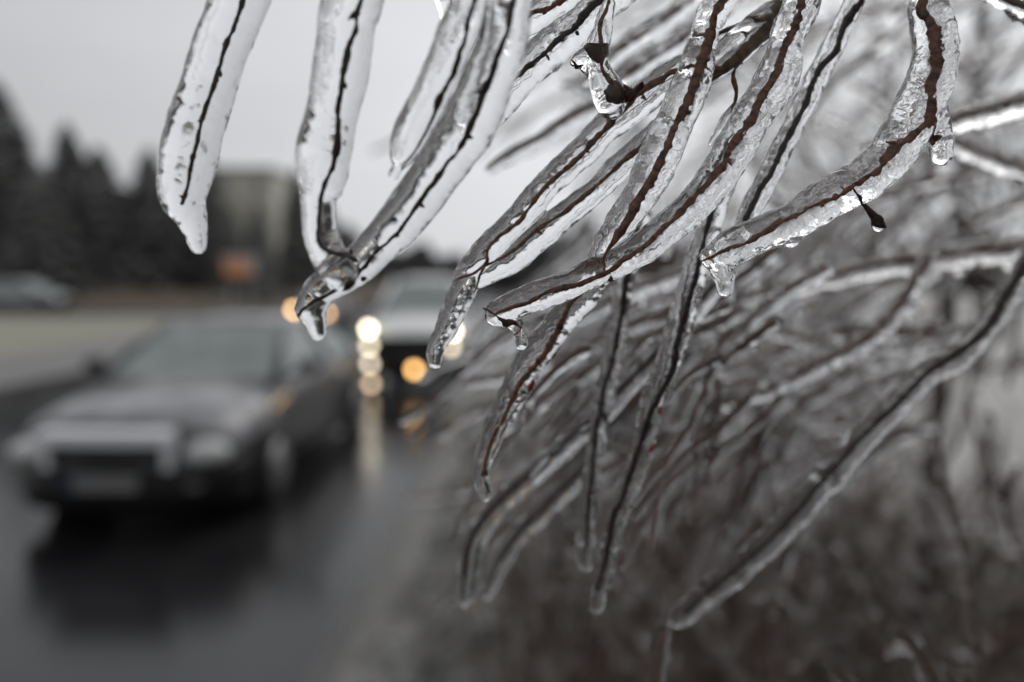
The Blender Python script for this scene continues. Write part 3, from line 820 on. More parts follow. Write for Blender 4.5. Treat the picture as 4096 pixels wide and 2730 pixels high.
ti = 0
for _ in range(70):            # upper right, hanging down and left like the sharp ones
    m_ = random.uniform(2.6, 9)
    x, y = random.uniform(2500, 4700), random.uniform(-500, 900)
    if x < 2900 and y > 300: y *= 0.3
    p = P(x, y, m_)
    a = R(random.gauss(212, 22))
    L_ = random.uniform(500, 1200) * FOCUS * m_ / FPX
    d = math.cos(a) * RT + math.sin(a) * UP + random.uniform(-0.3, 0.3) * FWD
    tangle_twig(p, d, L_, random.uniform(0.0036, 0.0056), 0.15, 'thin out-of-focus iced twig at upper right, ' + ('left of the hooked branch' if x < 3500 else 'right of the hooked branch' if x < 4200 else 'at the right edge'), 'pale iced twigs at upper right', 100 + ti)
    ti += 1
for _ in range(26):            # upper right, rising the other way
    m_ = random.uniform(3, 9)
    x, y = random.uniform(2900, 3900), random.uniform(100, 900)
    p = P(x, y, m_)
    a = R(random.gauss(-38, 18))
    L_ = random.uniform(500, 1000) * FOCUS * m_ / FPX
    d = math.cos(a) * RT + math.sin(a) * UP + random.uniform(-0.3, 0.3) * FWD
    tangle_twig(p, d, L_, random.uniform(0.0025, 0.004), 0.1, 'thin iced twig slanting down to the right, ' + ('left of the hooked branch' if x < 3350 else 'behind or right of the hooked branch'), 'pale iced twigs slanting down right', 200 + ti, 1)
    ti += 1
for _ in range(100):           # middle band, behind the crisp branches
    m_ = random.uniform(2.2, 7)
    x, y = random.uniform(2300, 3750), random.uniform(800, 1900)
    p = P(x, y, m_)
    a = R(random.gauss(208, 18))
    L_ = random.uniform(350, 900) * FOCUS * m_ / FPX
    d = math.cos(a) * RT + math.sin(a) * UP + random.uniform(-0.3, 0.3) * FWD
    tangle_twig(p, d, L_, random.uniform(0.0040, 0.0062), 0.15, ('faint far' if m_ > 4.5 else 'blurred') + ' thin iced twig ' + ('behind the steep twigs' if x < 2850 else 'under the level blurred branch' if y < 1350 else 'above the wide slanting branch'), 'iced twigs in the middle of the shrub', 400 + ti, 2, 0.26)
    ti += 1

for _ in range(36):            # nearer ones beside and behind the crisp branches
    m_ = random.uniform(1.35, 2.6)
    x, y = random.uniform(2350, 3250), random.uniform(950, 1600)
    p = P(x, y, m_)
    kind_ = random.choice(('slanting', 'steep', 'hanging') if x < 2900 else ('slanting', 'slanting', 'steep'))
    a = R({'slanting': random.gauss(213, 10), 'steep': random.gauss(235, 12), 'hanging': random.gauss(258, 7)}[kind_])
    L_ = random.uniform(400, 950) * FOCUS * m_ / FPX
    d = math.cos(a) * RT + math.sin(a) * UP + random.uniform(-0.2, 0.2) * FWD
    tangle_twig(p, d, L_, random.uniform(20, 32) * FOCUS * m_ / FPX, 0.12, 'slim half blurred iced twig, ' + {'slanting': 'slanting gently', 'steep': 'slanting steeply', 'hanging': 'hanging nearly straight down'}[kind_] + (', among the steep twigs' if x < 2900 else ', above the wide slanting branch'), 'half blurred iced twigs', 900 + ti, 2)
    ti += 1

for _ in range(48):            # upright shoots standing out of the thicket at lower right
    m_ = random.uniform(3.2, 8)
    x, y = random.uniform(2150, 4100), random.uniform(2150, 3000)
    p = P(x, y, m_)
    a = R(random.gauss(100, 20))
    L_ = random.uniform(450, 900) * FOCUS * m_ / FPX
    d = math.cos(a) * RT + math.sin(a) * UP + random.uniform(-0.3, 0.3) * FWD
    tangle_twig(p, d, L_, random.uniform(0.0032, 0.0052), 0.1, 'upright blurred iced shoot in the thicket, ' + ('below the steep twigs' if x < 2800 else 'below the wide slanting branch'), 'upright iced shoots in the thicket', 1500 + ti, 3, 0.3)
    ti += 1

# --- the thicket of stems under and behind, too dense to count
tb = MB()
rs = np.random.default_rng(21)


def too_near(pts):
    """true for a stem that would lean in between the camera and the sharp branches"""
    v = np.asarray(pts) - CAMP
    z = v @ FWD
    return bool(np.any((z > 0) & (z < 0.8) & (np.abs(v[:, 0]) < 0.85 * z + 0.04) & (np.abs(v @ UP) < 0.6 * z + 0.04)))


def thick_stem(x, y, h, lean, r0):
    n = 7
    s = np.linspace(0, 1, n)[:, None]
    pts = np.array([x, y, 0.05]) + np.concatenate([lean[0] * s ** 1.6, lean[1] * s ** 1.6, h * s], axis=1)
    pts[:, :2] += 0.03 * np.sin(s * 6 + rs.random(2) * 6)
    if too_near(catmull(pts, 0.08)):
        return
    tb.tube(pts, r0 * (1.2 - 0.6 * s[:, 0]), 5, 0)
    ri = r0 * 1.9 * (1.2 - 0.5 * s[3:, 0]) * (1 + 0.3 * rs.random(n - 3))
    tb.tube(pts[3:], ri, 5, 1)
    for k in range(3):
        i = int(rs.integers(2, n - 1))
        a = rs.random() * 6.28
        l = rs.uniform(0.15, 0.4) * h
        t = np.linspace(0, 1, 5)[:, None]
        q = pts[i] + np.concatenate([math.cos(a) * l * t, math.sin(a) * l * t, l * 0.7 * t - l * 0.7 * t ** 2], axis=1)
        if too_near(q):
            continue
        tb.tube(q, r0 * 0.55, 4, 0)
        if rs.random() < 0.5:
            tb.tube(q[1:], r0 * 1.1 * (1 + 0.3 * rs.random(4)), 5, 1)


for _ in range(1150):
    y = 0.7 + 4.6 * rs.random() ** 1.2
    x0 = -0.035 * y + 0.02 + abs(0.05 * rs.normal())
    x = x0 + rs.random() ** 0.85 * (0.75 + 0.85 * y)
    h = rs.uniform(0.7, 1.4)
    if x > 0.5 * y:
        h *= 0.70 - 0.05 * y
    thick_stem(x, y, h, (max(rs.normal(0.0, 0.2), -0.12), rs.normal(-0.1, 0.2)), rs.uniform(0.0028, 0.0052))
for _ in range(420):           # unseen stems added beside the camera so the ice rims turn dark
    yy = rs.uniform(-0.5, 1.6)
    thick_stem(max(yy, 0) * 0.85 + rs.uniform(0.55, 1.9), yy, rs.uniform(1.2, 3.0), (abs(rs.normal(0.05, 0.15)), -abs(rs.normal(0, 0.15))), rs.uniform(0.005, 0.010))
tag(tb.build('thicket', [BARK_BG, ICE_SMOOTH]), 'dense blurred thicket of brown iced stems beside the road', 'thicket', kind='stuff')

def tall_shrub(x, y, h, n_st, spread, label, seed):
    r = np.random.default_rng(seed)
    root = empty('tall_shrub', (x, y, 0.05))
    tag(root, label, 'shrub', 'tall iced shrubs behind the branches')
    wd, ic = MB(), MB()
    for _ in range(n_st):
        a = r.random() * 6.28
        ln = r.uniform(0.1, 1.0) * spread
        hh_ = h * r.uniform(0.6, 1.0)
        s_ = np.linspace(0, 1, 9)[:, None]
        pts = np.concatenate([math.cos(a) * ln * s_ ** 1.5, math.sin(a) * ln * s_ ** 1.5, hh_ * s_ - 0.25 * ln * s_ ** 3], axis=1) + 0.04 * np.sin(s_ * 5 + r.random(3) * 6)
        r0 = r.uniform(0.008, 0.017)
        wd.tube(pts, r0 * (1.1 - 0.75 * s_[:, 0]), 5)
        for k in range(11):
            i = int(r.integers(2, 9))
            b_ = r.random() * 6.28
            l = r.uniform(0.2, 0.6) * h * 0.35
            t = np.linspace(0, 1, 5)[:, None]
            d = np.array([math.cos(b_), math.sin(b_), r.uniform(-0.1, 0.8)])
            q = pts[i] + d * l * t - np.array([0, 0, 0.5]) * l * t ** 2
            wd.tube(q, 0.0044 * (1.2 - 0.6 * t[:, 0]), 4)
            if r.random() < 0.4:
                ic.tube(q[1:], 0.0066 * (1 + 0.3 * r.random(4)), 5, round_caps=True)
    wd.build('stems', BARK_BG, root)
    tag(ic.build('ice_coat', ICE_SMOOTH, root), kind='stuff')


for i, (x, y, h, n_st, sp, lab) in enumerate([
    (0.72, 2.5, 2.1, 24, 0.65, 'tall iced shrub straight behind the central pair of twigs'),
    (1.45, 3.4, 2.7, 18, 0.9, 'tall iced shrub behind the hooked branch'),
    (1.25, 4.8, 3.4, 24, 1.2, 'high iced shrub further back behind the steep twigs'),
    (3.0, 6.5, 4.4, 26, 1.5, 'highest iced shrub at upper right, far back')]):
    tall_shrub(x, y, h, n_st, sp, lab, 700 + i)

# unseen tree over the camera; its crown is thickened to darken the ice rims
ov = empty('unseen_overhanging_tree', (1.45, 0.15, 0.05))
tag(ov, 'unseen tree beside the camera, its crown thickened to darken the ice rims', 'tree')
MB().tube([(0, 0, 0), (-0.05, 0.02, 1.2), (-0.15, 0.05, 2.2), (-0.4, 0.1, 3.2), (-0.8, 0.1, 3.9)], [0.075, 0.065, 0.055, 0.04, 0.025], 10).build('trunk', TRUNKM, ov)
lm_, cr_ = MB(), MB()
ro = np.random.default_rng(31)
for k in range(16):
    t = np.linspace(0, 1, 8)[:, None]
    p0 = np.array([-0.12, 0.04, 2.0 + 0.11 * k])
    e = np.array([ro.uniform(-2.6, -0.4), ro.uniform(-0.9, 0.75), 2.75 + ro.uniform(0.0, 1.1)])
    pts = p0 + (e - p0) * t + np.array([0, 0, 0.35]) * (t - t ** 2)
    lm_.tube(pts, 0.016 * (1.15 - 0.9 * t[:, 0]), 6)
    for j in range(34):
        f = ro.uniform(0.2, 1)
        q0 = p0 + (e - p0) * f
        a = ro.random() * 6.28
        l = ro.uniform(0.2, 0.55)
        d = np.array([math.cos(a), math.sin(a) * 0.8, ro.uniform(-0.15, 0.5)])
        u = np.linspace(0, 1, 5)[:, None]
        cr_.tube(q0 + d * l * u - np.array([0, 0, 0.12]) * l * u ** 2, 0.006 * (1.2 - 0.6 * u[:, 0]), 5)
for k in range(520):  # opaque twigs added out of view, giving the ice edges something dark to refract
    az, el, d0 = R(ro.uniform(-115, 105)), R(ro.uniform(33, 82)), ro.uniform(0.28, 0.9)
    c = CAMP + d0 * np.array([math.sin(az) * math.cos(el), math.cos(az) * math.cos(el) + 0.1, math.sin(el)])
    c[2] = max(c[2], CAM_H + 0.17 + 0.45 * max(0, c[1]))
    a = ro.random() * 6.28
    d = np.array([math.cos(a), math.sin(a), ro.uniform(0.1, 0.9)])
    u = np.linspace(0, 1, 5)[:, None]
    cr_.tube(c + d * ro.uniform(0.2, 0.45) * u, 0.0065 * (0.7 + 0.6 * u[:, 0]), 5)
lm_.build('limbs', TRUNKM, ov)
cr_.build('crown', BARK_BG, ov)

# grass and dead leaves on the verge
gb = MB()
for _ in range(9000):
    y = 1.2 + 10 * rs.random() ** 1.5
    x = edge(1, y) + 0.3 + rs.random() * (1.4 + 0.4 * y)
    h = rs.uniform(0.04, 0.14)
    a = rs.random() * 6.28
    w_ = 0.003 + 0.003 * rs.random()
    lx, ly = rs.normal(0, 0.05, 2)
    c, s_ = math.cos(a) * w_, math.sin(a) * w_
    gb.add([(x - c, y - s_, 0.08), (x + c, y + s_, 0.08), (x + lx * .4 + c * .7, y + ly * .4 + s_ * .7, 0.08 + h * .7), (x + lx * .4 - c * .7, y + ly * .4 - s_ * .7, 0.08 + h * .7), (x + lx, y + ly, 0.08 + h * .9)], [(0, 1, 2, 3), (3, 2, 4)])
spots_ = [tuple(G(x_, y_, 0.12)[:2]) for x_, y_ in ((1880, 2440), (1830, 2520), (1780, 2590), (1720, 2680), (1930, 2380), (1660, 2740), (1900, 2560))]
for k in range(53):
    y0 = 1.9 + 7.5 * rs.random() ** 1.4
    x0 = edge(1, y0) + 0.35 + abs(rs.normal(0, 0.4))
    if k < 7:
        x0, y0 = spots_[k]
    for _ in range(70):
        a, q = rs.random() * 6.28, abs(rs.normal(0, 0.07))
        x, y = x0 + q * math.cos(a), y0 + q * math.sin(a)
        h = rs.uniform(0.08, 0.26)
        b2, w_ = rs.random() * 6.28, rs.uniform(0.003, 0.007)
        c, s_ = math.cos(b2) * w_, math.sin(b2) * w_
        lx, ly = math.cos(a) * q * 1.2 + rs.normal(0, .03), math.sin(a) * q * 1.2 + rs.normal(0, .03)
        gb.add([(x - c, y - s_, 0.08), (x + c, y + s_, 0.08), (x + lx * .4 + c, y + ly * .4 + s_, 0.08 + h * .7), (x + lx * .4 - c, y + ly * .4 - s_, 0.08 + h * .7), (x + lx * 1.3, y + ly * 1.3, 0.08 + h * .85)], [(0, 1, 2, 3), (3, 2, 4)], 1)
FROSTG = mat('glazed_white_grass', (0.36, 0.355, 0.33), 0.3, 0.6, noise=((0.5, 0.5, 0.48), 5, 4, 0.4, 0.7))
GRASSM = mat('icy_dead_grass', (0.16, 0.15, 0.11), 0.35, 0.6, noise=((0.28, 0.27, 0.235), 6, 4, 0.4, 0.7))
tag(gb.build('verge_grass', [GRASSM, FROSTG], smooth=False), 'short frosted dead grass on the verge beside the kerb', 'grass', kind='stuff')

# ------------------------------------------------------------------ trees
def bare_tree(name, label, x, y, h, r0, seed, group=None, spread=0.5, levels=4, bark=None, twig=None, kids=(3, 5), lean=0.0):
    r = np.random.default_rng(seed)
    root = empty(name, (x, y, 0.05))
    tag(root, label, 'tree', group)
    tr, cr = MB(), MB()

    def limb(p, d, L_, rad, lev):
        n = 6 if lev < 2 else 4
        t = np.linspace(0, 1, n)[:, None]
        bend = r.normal(0, 0.18, 3)
        pts = p + d * L_ * t + bend * L_ * t ** 2 * (0.05 if lev == 0 else 0.8)
        rads = rad * (1 - 0.55 * t[:, 0])
        (tr if lev == 0 else cr).tube(pts, rads, 8 if lev == 0 else 5 if lev == 1 else 4)
        if lev >= levels: return
        for k in range(int(r.integers(*kids)) + (3 if lev == 0 else 1)):
            f = r.uniform(0.3 if lev == 0 else 0.2, 1.0)
            q = pts[0] + (pts[-1] - pts[0]) * f if lev else pts[min(n - 1, int(f * (n - 1)))]
            q = pts[min(n - 1, int(round(f * (n - 1))))]
            a = r.random() * 6.28
            nd = d * (1 - spread * 0.6) + spread * np.array([math.cos(a), math.sin(a), r.uniform(-0.1, 0.5)])
            nd /= np.linalg.norm(nd)
            limb(q, nd, L_ * r.uniform(0.35, 0.6), rads[-1] * r.uniform(0.45, 0.75) + 0.001, lev + 1)
    limb(np.zeros(3), np.array([lean, 0.02, 1.0]), h * 0.62, r0, 0)
    tr.build('trunk', bark or TRUNKM, root)
    cr.build('crown', twig or TWIGGY, root)
    return root


pt = G(3800, 2300)
bare_tree('young_tree', 'dark slim trunked bare tree standing behind the hooked branch at right', 2.24, 3.6, 7.2, 0.055, 3, spread=0.8, levels=4, lean=0.035)
far_spots = [(4.2, 9.5, 5.0, 4), (7.5, 11, 6.0, 5), (2.6, 15, 5.5, 6), (10.5, 15, 7, 8), (14, 19, 8, 9), (5.0, 22, 7, 10)]
for i, (x, y, h, sd_) in enumerate(far_spots):
    bare_tree('bare_tree', ['small bare tree among the shrubs at right', 'taller bare tree at the right side behind the shrubs', 'bare tree rising by the road right of the truck', 'broad bare tree far at the right side', 'tall bare tree at the far right', 'bare tree deep behind the crisp branches'][i], x, y, h, 0.07, sd_, 'bare trees behind the shrub', spread=0.75, levels=4)


def conifer(x, y, h, rw, seed, label, group):
    r = np.random.default_rng(seed)
    root = empty('conifer', (x, y, 0.3))
    tag(root, label, 'tree', group)
    MB().tube([(0, 0, 0), (0, 0, h * 0.5), (0, 0, h * 0.98)], [h * 0.02, h * 0.012, 0.03], 7).build('trunk', TRUNKM, root)
    v, f = [], []
    for k in range(int(900)):
        t = r.random() ** 0.8
        z = h * (0.06 + 0.92 * t)
        rad = rw * (1 - t) ** 0.62 * r.uniform(0.55, 1.15) + 0.12
        a = r.random() * 6.28
        c, s = math.cos(a), math.sin(a)
        l = rad * r.uniform(0.5, 0.8)
        w_ = 0.25 + 0.28 * (1 - t)
        i0, o0 = rad - l, rad
        dz = -0.25 * l - r.random() * 0.3
        n = len(v)
        v += [(i0 * c, i0 * s, z), (o0 * .75 * c - w_ * s, o0 * .75 * s + w_ * c, z + dz * .6), (o0 * c, o0 * s, z + dz), (o0 * .75 * c + w_ * s, o0 * .75 * s - w_ * c, z + dz * .6), (o0 * .7 * c, o0 * .7 * s, z + dz * .4 + 0.25)]
        f += [(n, n + 1, n + 4), (n + 1, n + 2, n + 4), (n + 2, n + 3, n + 4), (n + 3, n, n + 4)]
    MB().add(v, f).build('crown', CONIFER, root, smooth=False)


con = [  # picture x and top y (2353-wide), distance, half width m
    (25, 238, 52, 3.6, 'tallest dark conifer at the left edge'), (-70, 330, 56, 4.0, 'dark conifer cut by the left edge'),
    (105, 430, 50, 3.0, 'short dark conifer right beside the tallest one'), (176, 330, 55, 2.6, 'slim dark conifer second from the left edge'),
    (245, 385, 54, 3.0, 'broad dark conifer left of the leftmost iced twig'), (300, 470, 58, 3.2, 'low dark conifer behind the leftmost iced twig'),
    (360, 385, 56, 2.8, 'dark conifer hidden by the leftmost iced twig'), (430, 440, 60, 3.0, 'dark conifer just right of the leftmost drip'),
    (492, 400, 58, 1.5, 'slim conifer between the leftmost drip and the beige house'), (535, 520, 54, 1.3, 'small conifer at the left corner of the beige house'),
    (598, 520, 48, 1.2, 'small rounded conifer in front of the beige house'), (692, 430, 58, 1.9, 'dark conifer right of the beige house'),
    (735, 480, 62, 3.0, 'dark conifer behind the V of iced twigs'), (800, 545, 80, 4.0, 'distant conifer left of the white truck'),
]
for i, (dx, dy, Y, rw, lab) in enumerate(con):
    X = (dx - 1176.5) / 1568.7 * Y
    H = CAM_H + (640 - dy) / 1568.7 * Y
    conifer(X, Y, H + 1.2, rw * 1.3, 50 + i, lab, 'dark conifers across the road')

# far wood along the horizon, one mass
fw = MB()
for _ in range(1500):
    a = rs.uniform(-900, 1600)
    Y = rs.uniform(95, 150)
    X = a / 1568.7 * Y
    top = 3.5 + 4.5 * rs.random() * (0.7 + 0.3 * math.sin(a * 0.013)) + (2.5 if a > 100 else 0)
    z = rs.uniform(0.1, 1) * top
    r_ = rs.uniform(0.7, 1.5)
    q, ff = ellipsoid((r_ * 1.2, r_, r_), 6, 4)
    q = q * (1 + 0.25 * rs.normal(0, 1, (len(q), 1)))
    fw.add(q + np.array([X, Y, z]), ff)
FARW = mat('far_wood', (0.06, 0.06, 0.06), 0.9, 0.1, noise=((0.09, 0.088, 0.084), 0.15, 4, 0.35, 0.7))
tag(fw.build('distant_wood', FARW, smooth=False), 'grey far-off wood along the horizon', 'wood', kind='stuff')

# ------------------------------------------------------------------ beige house far left
HB = mat('beige_render', (0.66, 0.64, 0.55), 0.85, 0.2, noise=((0.58, 0.56, 0.48), 1.5, 4, 0.35, 0.7))
HR = mat('grey_roof', (0.26, 0.26, 0.25), 0.7, 0.3)
WG = mat('window_glass', (0.2, 0.21, 0.22), 0.1, 0.6)
WF = mat('window_frame_white', (0.6, 0.6, 0.58), 0.5)
Y = 66
X = (600 - 1176.5) / 1568.7 * Y
hh = CAM_H + (640 - 415) / 1568.7 * Y
house = empty('beige_house', (X, Y, 0))
tag(house, 'tall beige block of flats between the dark conifers', 'building')
MB().box((0, 0, hh / 2), (5.8, 8, hh)).build('wall', HB, house, smooth=False)
MB().box((0, 0, hh + 0.2), (6.2, 8.4, 0.4)).build('roof', HR, house, smooth=False)
wf = MB().box((0, 0, 0), (1.0, 0.06, 1.3)).mesh('window', WF, False)
wp = MB().box((0, -0.033, 0), (0.84, 0.02, 1.14)).mesh('pane', WG, False)
for ix in (-1.7, 1.7):
    for z in np.arange(1.8, hh - 0.8, 2.8):
        o = bpy.data.objects.new('window', wf); COL.objects.link(o); o.parent = house; o.location = (ix, -4.02, z)
        q = bpy.data.objects.new('pane', wp); COL.objects.link(q); q.parent = o

# ------------------------------------------------------------------ orange sign board
Y = 30.0
X = (553 - 1176.5) / 1568.7 * Y
sg = empty('sign_board', (X, Y, 0.06))
tag(sg, 'orange sign board with a pale grey top and dark base on posts across the road', 'sign')
OR = mat('orange_panel', (0.75, 0.33, 0.16), 0.5, 0.4)
GRY = mat('pale_grey_metal', (0.42, 0.42, 0.42), 0.4, 0.5)
DRK = mat('dark_plastic', (0.02, 0.021, 0.022), 0.45, 0.4)
MB().box((-0.06, 0, 2.3), (1.1, 0.16, 0.66)).build('panel', OR, sg, smooth=False)
MB().box((0.05, 0.0, 2.73), (1.5, 0.22, 0.18)).build('top', GRY, sg, smooth=False)
MB().box((0.62, 0.0, 2.3), (0.2, 0.18, 0.66)).build('side', GRY, sg, smooth=False)
MB().box((0, 0, 1.82), (1.2, 0.3, 0.28)).build('base', DRK, sg, smooth=False)
for sx in (-0.4, 0.4):
    MB().tube([(sx, 0, 0), (sx, 0, 1.68)], 0.05, 8).build('post', GRY, sg)

# ------------------------------------------------------------------ vehicles
GLASSM = mat('misted_car_glass', (0.25, 0.285, 0.275), 0.12, 0.6, noise=((0.15, 0.17, 0.165), 3, 4, 0.35, 0.7))
TYRE = mat('tyre_rubber', (0.012, 0.012, 0.012), 0.6, 0.3)
RIM = mat('alloy_rim', (0.25, 0.25, 0.26), 0.35, 0.5, metal=0.8)
CHROME = mat('satin_chrome', (0.82, 0.83, 0.86), 0.45, 0.5, metal=0.3)
BLACKP = mat('black_trim', (0.01, 0.01, 0.011), 0.45, 0.4)
LENS = mat('headlamp_lens', (0.62, 0.63, 0.62), 0.15, 0.6)
FOGL = mat('unlit_fog_lamp', (0.05, 0.05, 0.05), 0.2, 0.6)
PLATE = mat('plate_white', (0.2, 0.2, 0.2), 0.5)
PLATEB = mat('plate_blue', (0.02, 0.03, 0.09), 0.4)


def lamp_mat(name, col, st):
    return mat(name, (0.8, 0.8, 0.8), 0.2, emit=(col, st))


def loft(rings, close_ends=True):
    v, f = [], []
    n = len(rings[0])
    for r_ in rings: v += list(r_)
    for i in range(len(rings) - 1):
        for j in range(n - 1):
            f.append((i * n + j, i * n + j + 1, (i + 1) * n + j + 1, (i + 1) * n + j))
    if close_ends:
        f.append(tuple(range(n - 1, -1, -1)))
        f.append(tuple((len(rings) - 1) * n + j for j in range(n)))
    return v, f


def car(name, label, cat, loc, yaw, L_, W_, H_, paint, lower=None, wagon=False, lights=(), hood_paint=None, group=None, grille='chrome', plate=True, grille_box=(.625, .13, .80)):
    """nose at local y = 0 facing -y; x across, z up"""
    root = empty(name, loc, (0, 0, yaw))
    tag(root, label, cat, group)
    ky, kx, kz = L_ / 4.4, W_ / 1.75, H_ / 1.45
    st = [(-0.03, .50, .36, .60), (0.03, .68, .30, .68), (0.12, .77, .25, .745), (0.3, .83, .22, .80), (.7, .865, .20, .875), (1.25, .875, .19, .95), (2.2, .875, .19, .97), (3.2, .875, .19, .99), (3.95, .85, .22, 1.0), (4.28, .78, .28, .97), (4.38, .66, .34, .86)]
    rings = []
    for y, hw, zb, zt in st:
        half = [(0, zb), (hw * .86, zb), (hw * .96, zb + .08), (hw, zb + .25 * (zt - zb) + .06), (hw, zb + .62 * (zt - zb)), (hw * .975, zt - .12), (hw * .93, zt - .045), (hw * .8, zt), (hw * .4, zt + .022), (0, zt + .03)]
        ring = [(x, y, z) for x, z in half] + [(-x, y, z) for x, z in reversed(half[:-1])]
        rings.append([(x * kx, yy * ky, z * kz) for x, yy, z in ring])
    v, f = loft(rings)
    MB().add(v, f).build('body', paint, root)
    # bumpers, front dark valance
    ring2 = []
    for xx in np.linspace(-1, 1, 13):
        yb = -0.07 + 0.30 * abs(xx) ** 3.2
        x = xx * .86
        ring2.append([(x * kx, (yb + .15) * ky, .17 * kz), (x * kx, yb * ky, .19 * kz), (x * kx, (yb - .035) * ky, .30 * kz), (x * kx, (yb - .035) * ky, .46 * kz), (x * kx, yb * ky, .50 * kz), (x * kx, (yb + .15) * ky, .51 * kz)])
    v, f = loft(ring2)
    MB().add(v, f).build('front_bumper', lower or paint, root)
    MB().box((0, 4.36 * ky, .42 * kz), (1.45 * kx, .12, .3 * kz)).build('rear_bumper', lower or paint, root)
    for s in (-1, 1):
        MB().box((s * .885 * kx, 2.1 * ky, .27 * kz), (.03, 2.1 * ky, .16 * kz)).build('sill', lower or paint, root)
    # cabin
    yA, yB, yC, yD = 1.12, 1.92, (3.75 if wagon else 3.05), (4.3 if wagon else 3.85)
    zA, zR, bw, rw = .965, 1.40, .80, .585
    q = lambda x, y, z: (x * kx, y * ky, z * kz)
    def pane(nm, c, mtl, th=0.02):
        c = [np.array(p) for p in c]
        nrm = np.cross(c[1] - c[0], c[3] - c[0]); nrm = nrm / np.linalg.norm(nrm)
        MB().add([*c, *[p - nrm * th for p in c]], [(0, 1, 2, 3), (7, 6, 5, 4), (0, 4, 5, 1), (1, 5, 6, 2), (2, 6, 7, 3), (3, 7, 4, 0)]).build(nm, mtl, root, smooth=False)
    pane('windscreen', [q(-bw * .95, yA, zA), q(bw * .95, yA, zA), q(rw * .95, yB, zR), q(-rw * .95, yB, zR)], GLASSM)
    pane('rear_window', [q(bw * .95, yD, zA + .03), q(-bw * .95, yD, zA + .03), q(-rw * .95, yC, zR), q(rw * .95, yC, zR)], GLASSM)
    ym = (yB + yC) / 2 + .05
    for s in (-1, 1):
        w1 = [q(s * bw, yA + .12, zA), q(s * bw, ym - .04, zA + .01), q(s * rw, ym - .04, zR), q(s * rw, yB + .05, zR)]
        w2 = [q(s * bw, ym + .04, zA + .01), q(s * bw, yD - .15, zA + .03), q(s * rw, yC - .05, zR), q(s * rw, ym + .04, zR)]
        for c in (w1, w2):
            pane('side_window', c if s > 0 else [c[3], c[2], c[1], c[0]], GLASSM)
        for a, b_ in ((q(s * bw, yA, zA), q(s * rw, yB, zR)), (q(s * bw, ym, zA), q(s * rw, ym, zR)), (q(s * bw, yD, zA), q(s * rw, yC, zR))):
            MB().tube([a, b_], .045, 6).build('pillar', paint, root)
        # mirror with its arm
        mr = MB().ball(q(s * 1.0, yA + .25, zA + .08), (.115, .06, .075), 10, 6)
        mr.tube([q(s * .84, yA + .25, zA), q(s * .95, yA + .25, zA + .06)], .025, 6)
        mr.build('mirror', lower or BLACKP, root)
        hy, hz, hx = .055, .59, .63
        lm = MB().ball(q(s * hx, hy + .04, hz), (.20 * kx, .12, .095 * kz), 14, 8).build('headlight', LENS, root)
        fl = MB().ball(q(s * .60, -0.02, .36), (.075, .05, .05), 10, 6).build('fog_lamp', FOGL, root)
        # wheels
        for y in (.80, 3.48):
            wr = .315 * max(kz, 1.0) if kz < 1.25 else .37
            whl = MB()
            whl.tube([(s * .72 * kx, y * ky, wr), (s * .74 * kx, y * ky, wr), (s * .90 * kx, y * ky, wr), (s * .915 * kx, y * ky, wr)], [wr * .93, wr, wr, wr * .9], 28)
            wo = whl.build('wheel', TYRE, root)
            MB().tube([(s * .90 * kx, y * ky, wr), (s * .922 * kx, y * ky, wr)], [wr * .62, wr * .6], 20).build('rim', RIM, wo)
            MB().tube([(s * .84 * kx, y * ky, wr * 1.06), (s * .89 * kx, y * ky, wr * 1.06)], wr * 1.17, 28).build('wheel_arch', BLACKP, root)
    # roof with a crown
    nx = 9
    rg = []
    for y, dz in ((yB - .02, -.012), (yB + .2, .022), ((yB + yC) / 2, .045), (yC - .2, .03), (yC + .02, -.006)):
        top = [q(x, y, zR + dz + .02 - .05 * (abs(x) / rw) ** 4) for x in np.linspace(-rw - .035, rw + .035, nx)]
        bot = [q(x, y, zR + dz - .045) for x in np.linspace(rw + .03, -rw - .03, nx)]
        rg.append(top + bot + [top[0]])
    v, f = loft(rg)
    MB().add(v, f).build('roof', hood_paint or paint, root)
    # bonnet panel standing just proud of the body, with its shut line
    hr = []
    for y, hw, zt in ((.12, .77, .745), (.3, .83, .80), (.7, .865, .875), (1.2, .875, .944)):
        half = [(hw * .99 + .008, zt - .20), (hw * .975 + .010, zt - .115), (hw * .93 + .009, zt - .036), (hw * .8 + .004, zt + .010), (hw * .4, zt + .034), (0, zt + .042)]
        top = [q(x, y, z) for x, z in half] + [q(-x, y, z) for x, z in reversed(half[:-1])]
        bot = [q(-x * .9, y, z - .05) for x, z in half] + [q(x * .9, y, z - .05) for x, z in reversed(half[:-1])]
        hr.append(top + bot + [top[0]])
    v, f = loft(hr)
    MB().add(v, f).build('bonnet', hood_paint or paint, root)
    # grille
    if grille == 'chrome':
        g = MB()
        g.box((0, -.045 * ky, .725 * kz), (.94 * kx, .17, .085 * kz))
        g.box((-.44 * kx, -.035 * ky, .60 * kz), (.06 * kx, .08, .2 * kz)).box((.44 * kx, -.035 * ky, .60 * kz), (.06 * kx, .08, .2 * kz))
        g.build('grille_frame', CHROME, root, smooth=False)
    MB().box((0, -.035 * ky, grille_box[0] * kz), (grille_box[2] * kx, .06 if grille == 'chrome' else .1, grille_box[1] * kz)).build('grille', BLACKP, root, smooth=False)
    if plate:
        pl = MB().box((0, -.125 * ky, .42 * kz), (.52, .015, .11)).build('number_plate', PLATE, root, smooth=False)
        MB().box((-.235, -.134 * ky, .42 * kz), (.05, .01, .11)).build('plate_band', PLATEB, pl, smooth=False)
    for (x, y, z, r_, col, stg, nm) in lights:
        MB().ball((x, y, z), (r_, r_ * .5, r_), 14, 8).build(nm, lamp_mat(nm + '_glow', col, stg), root)
    return root


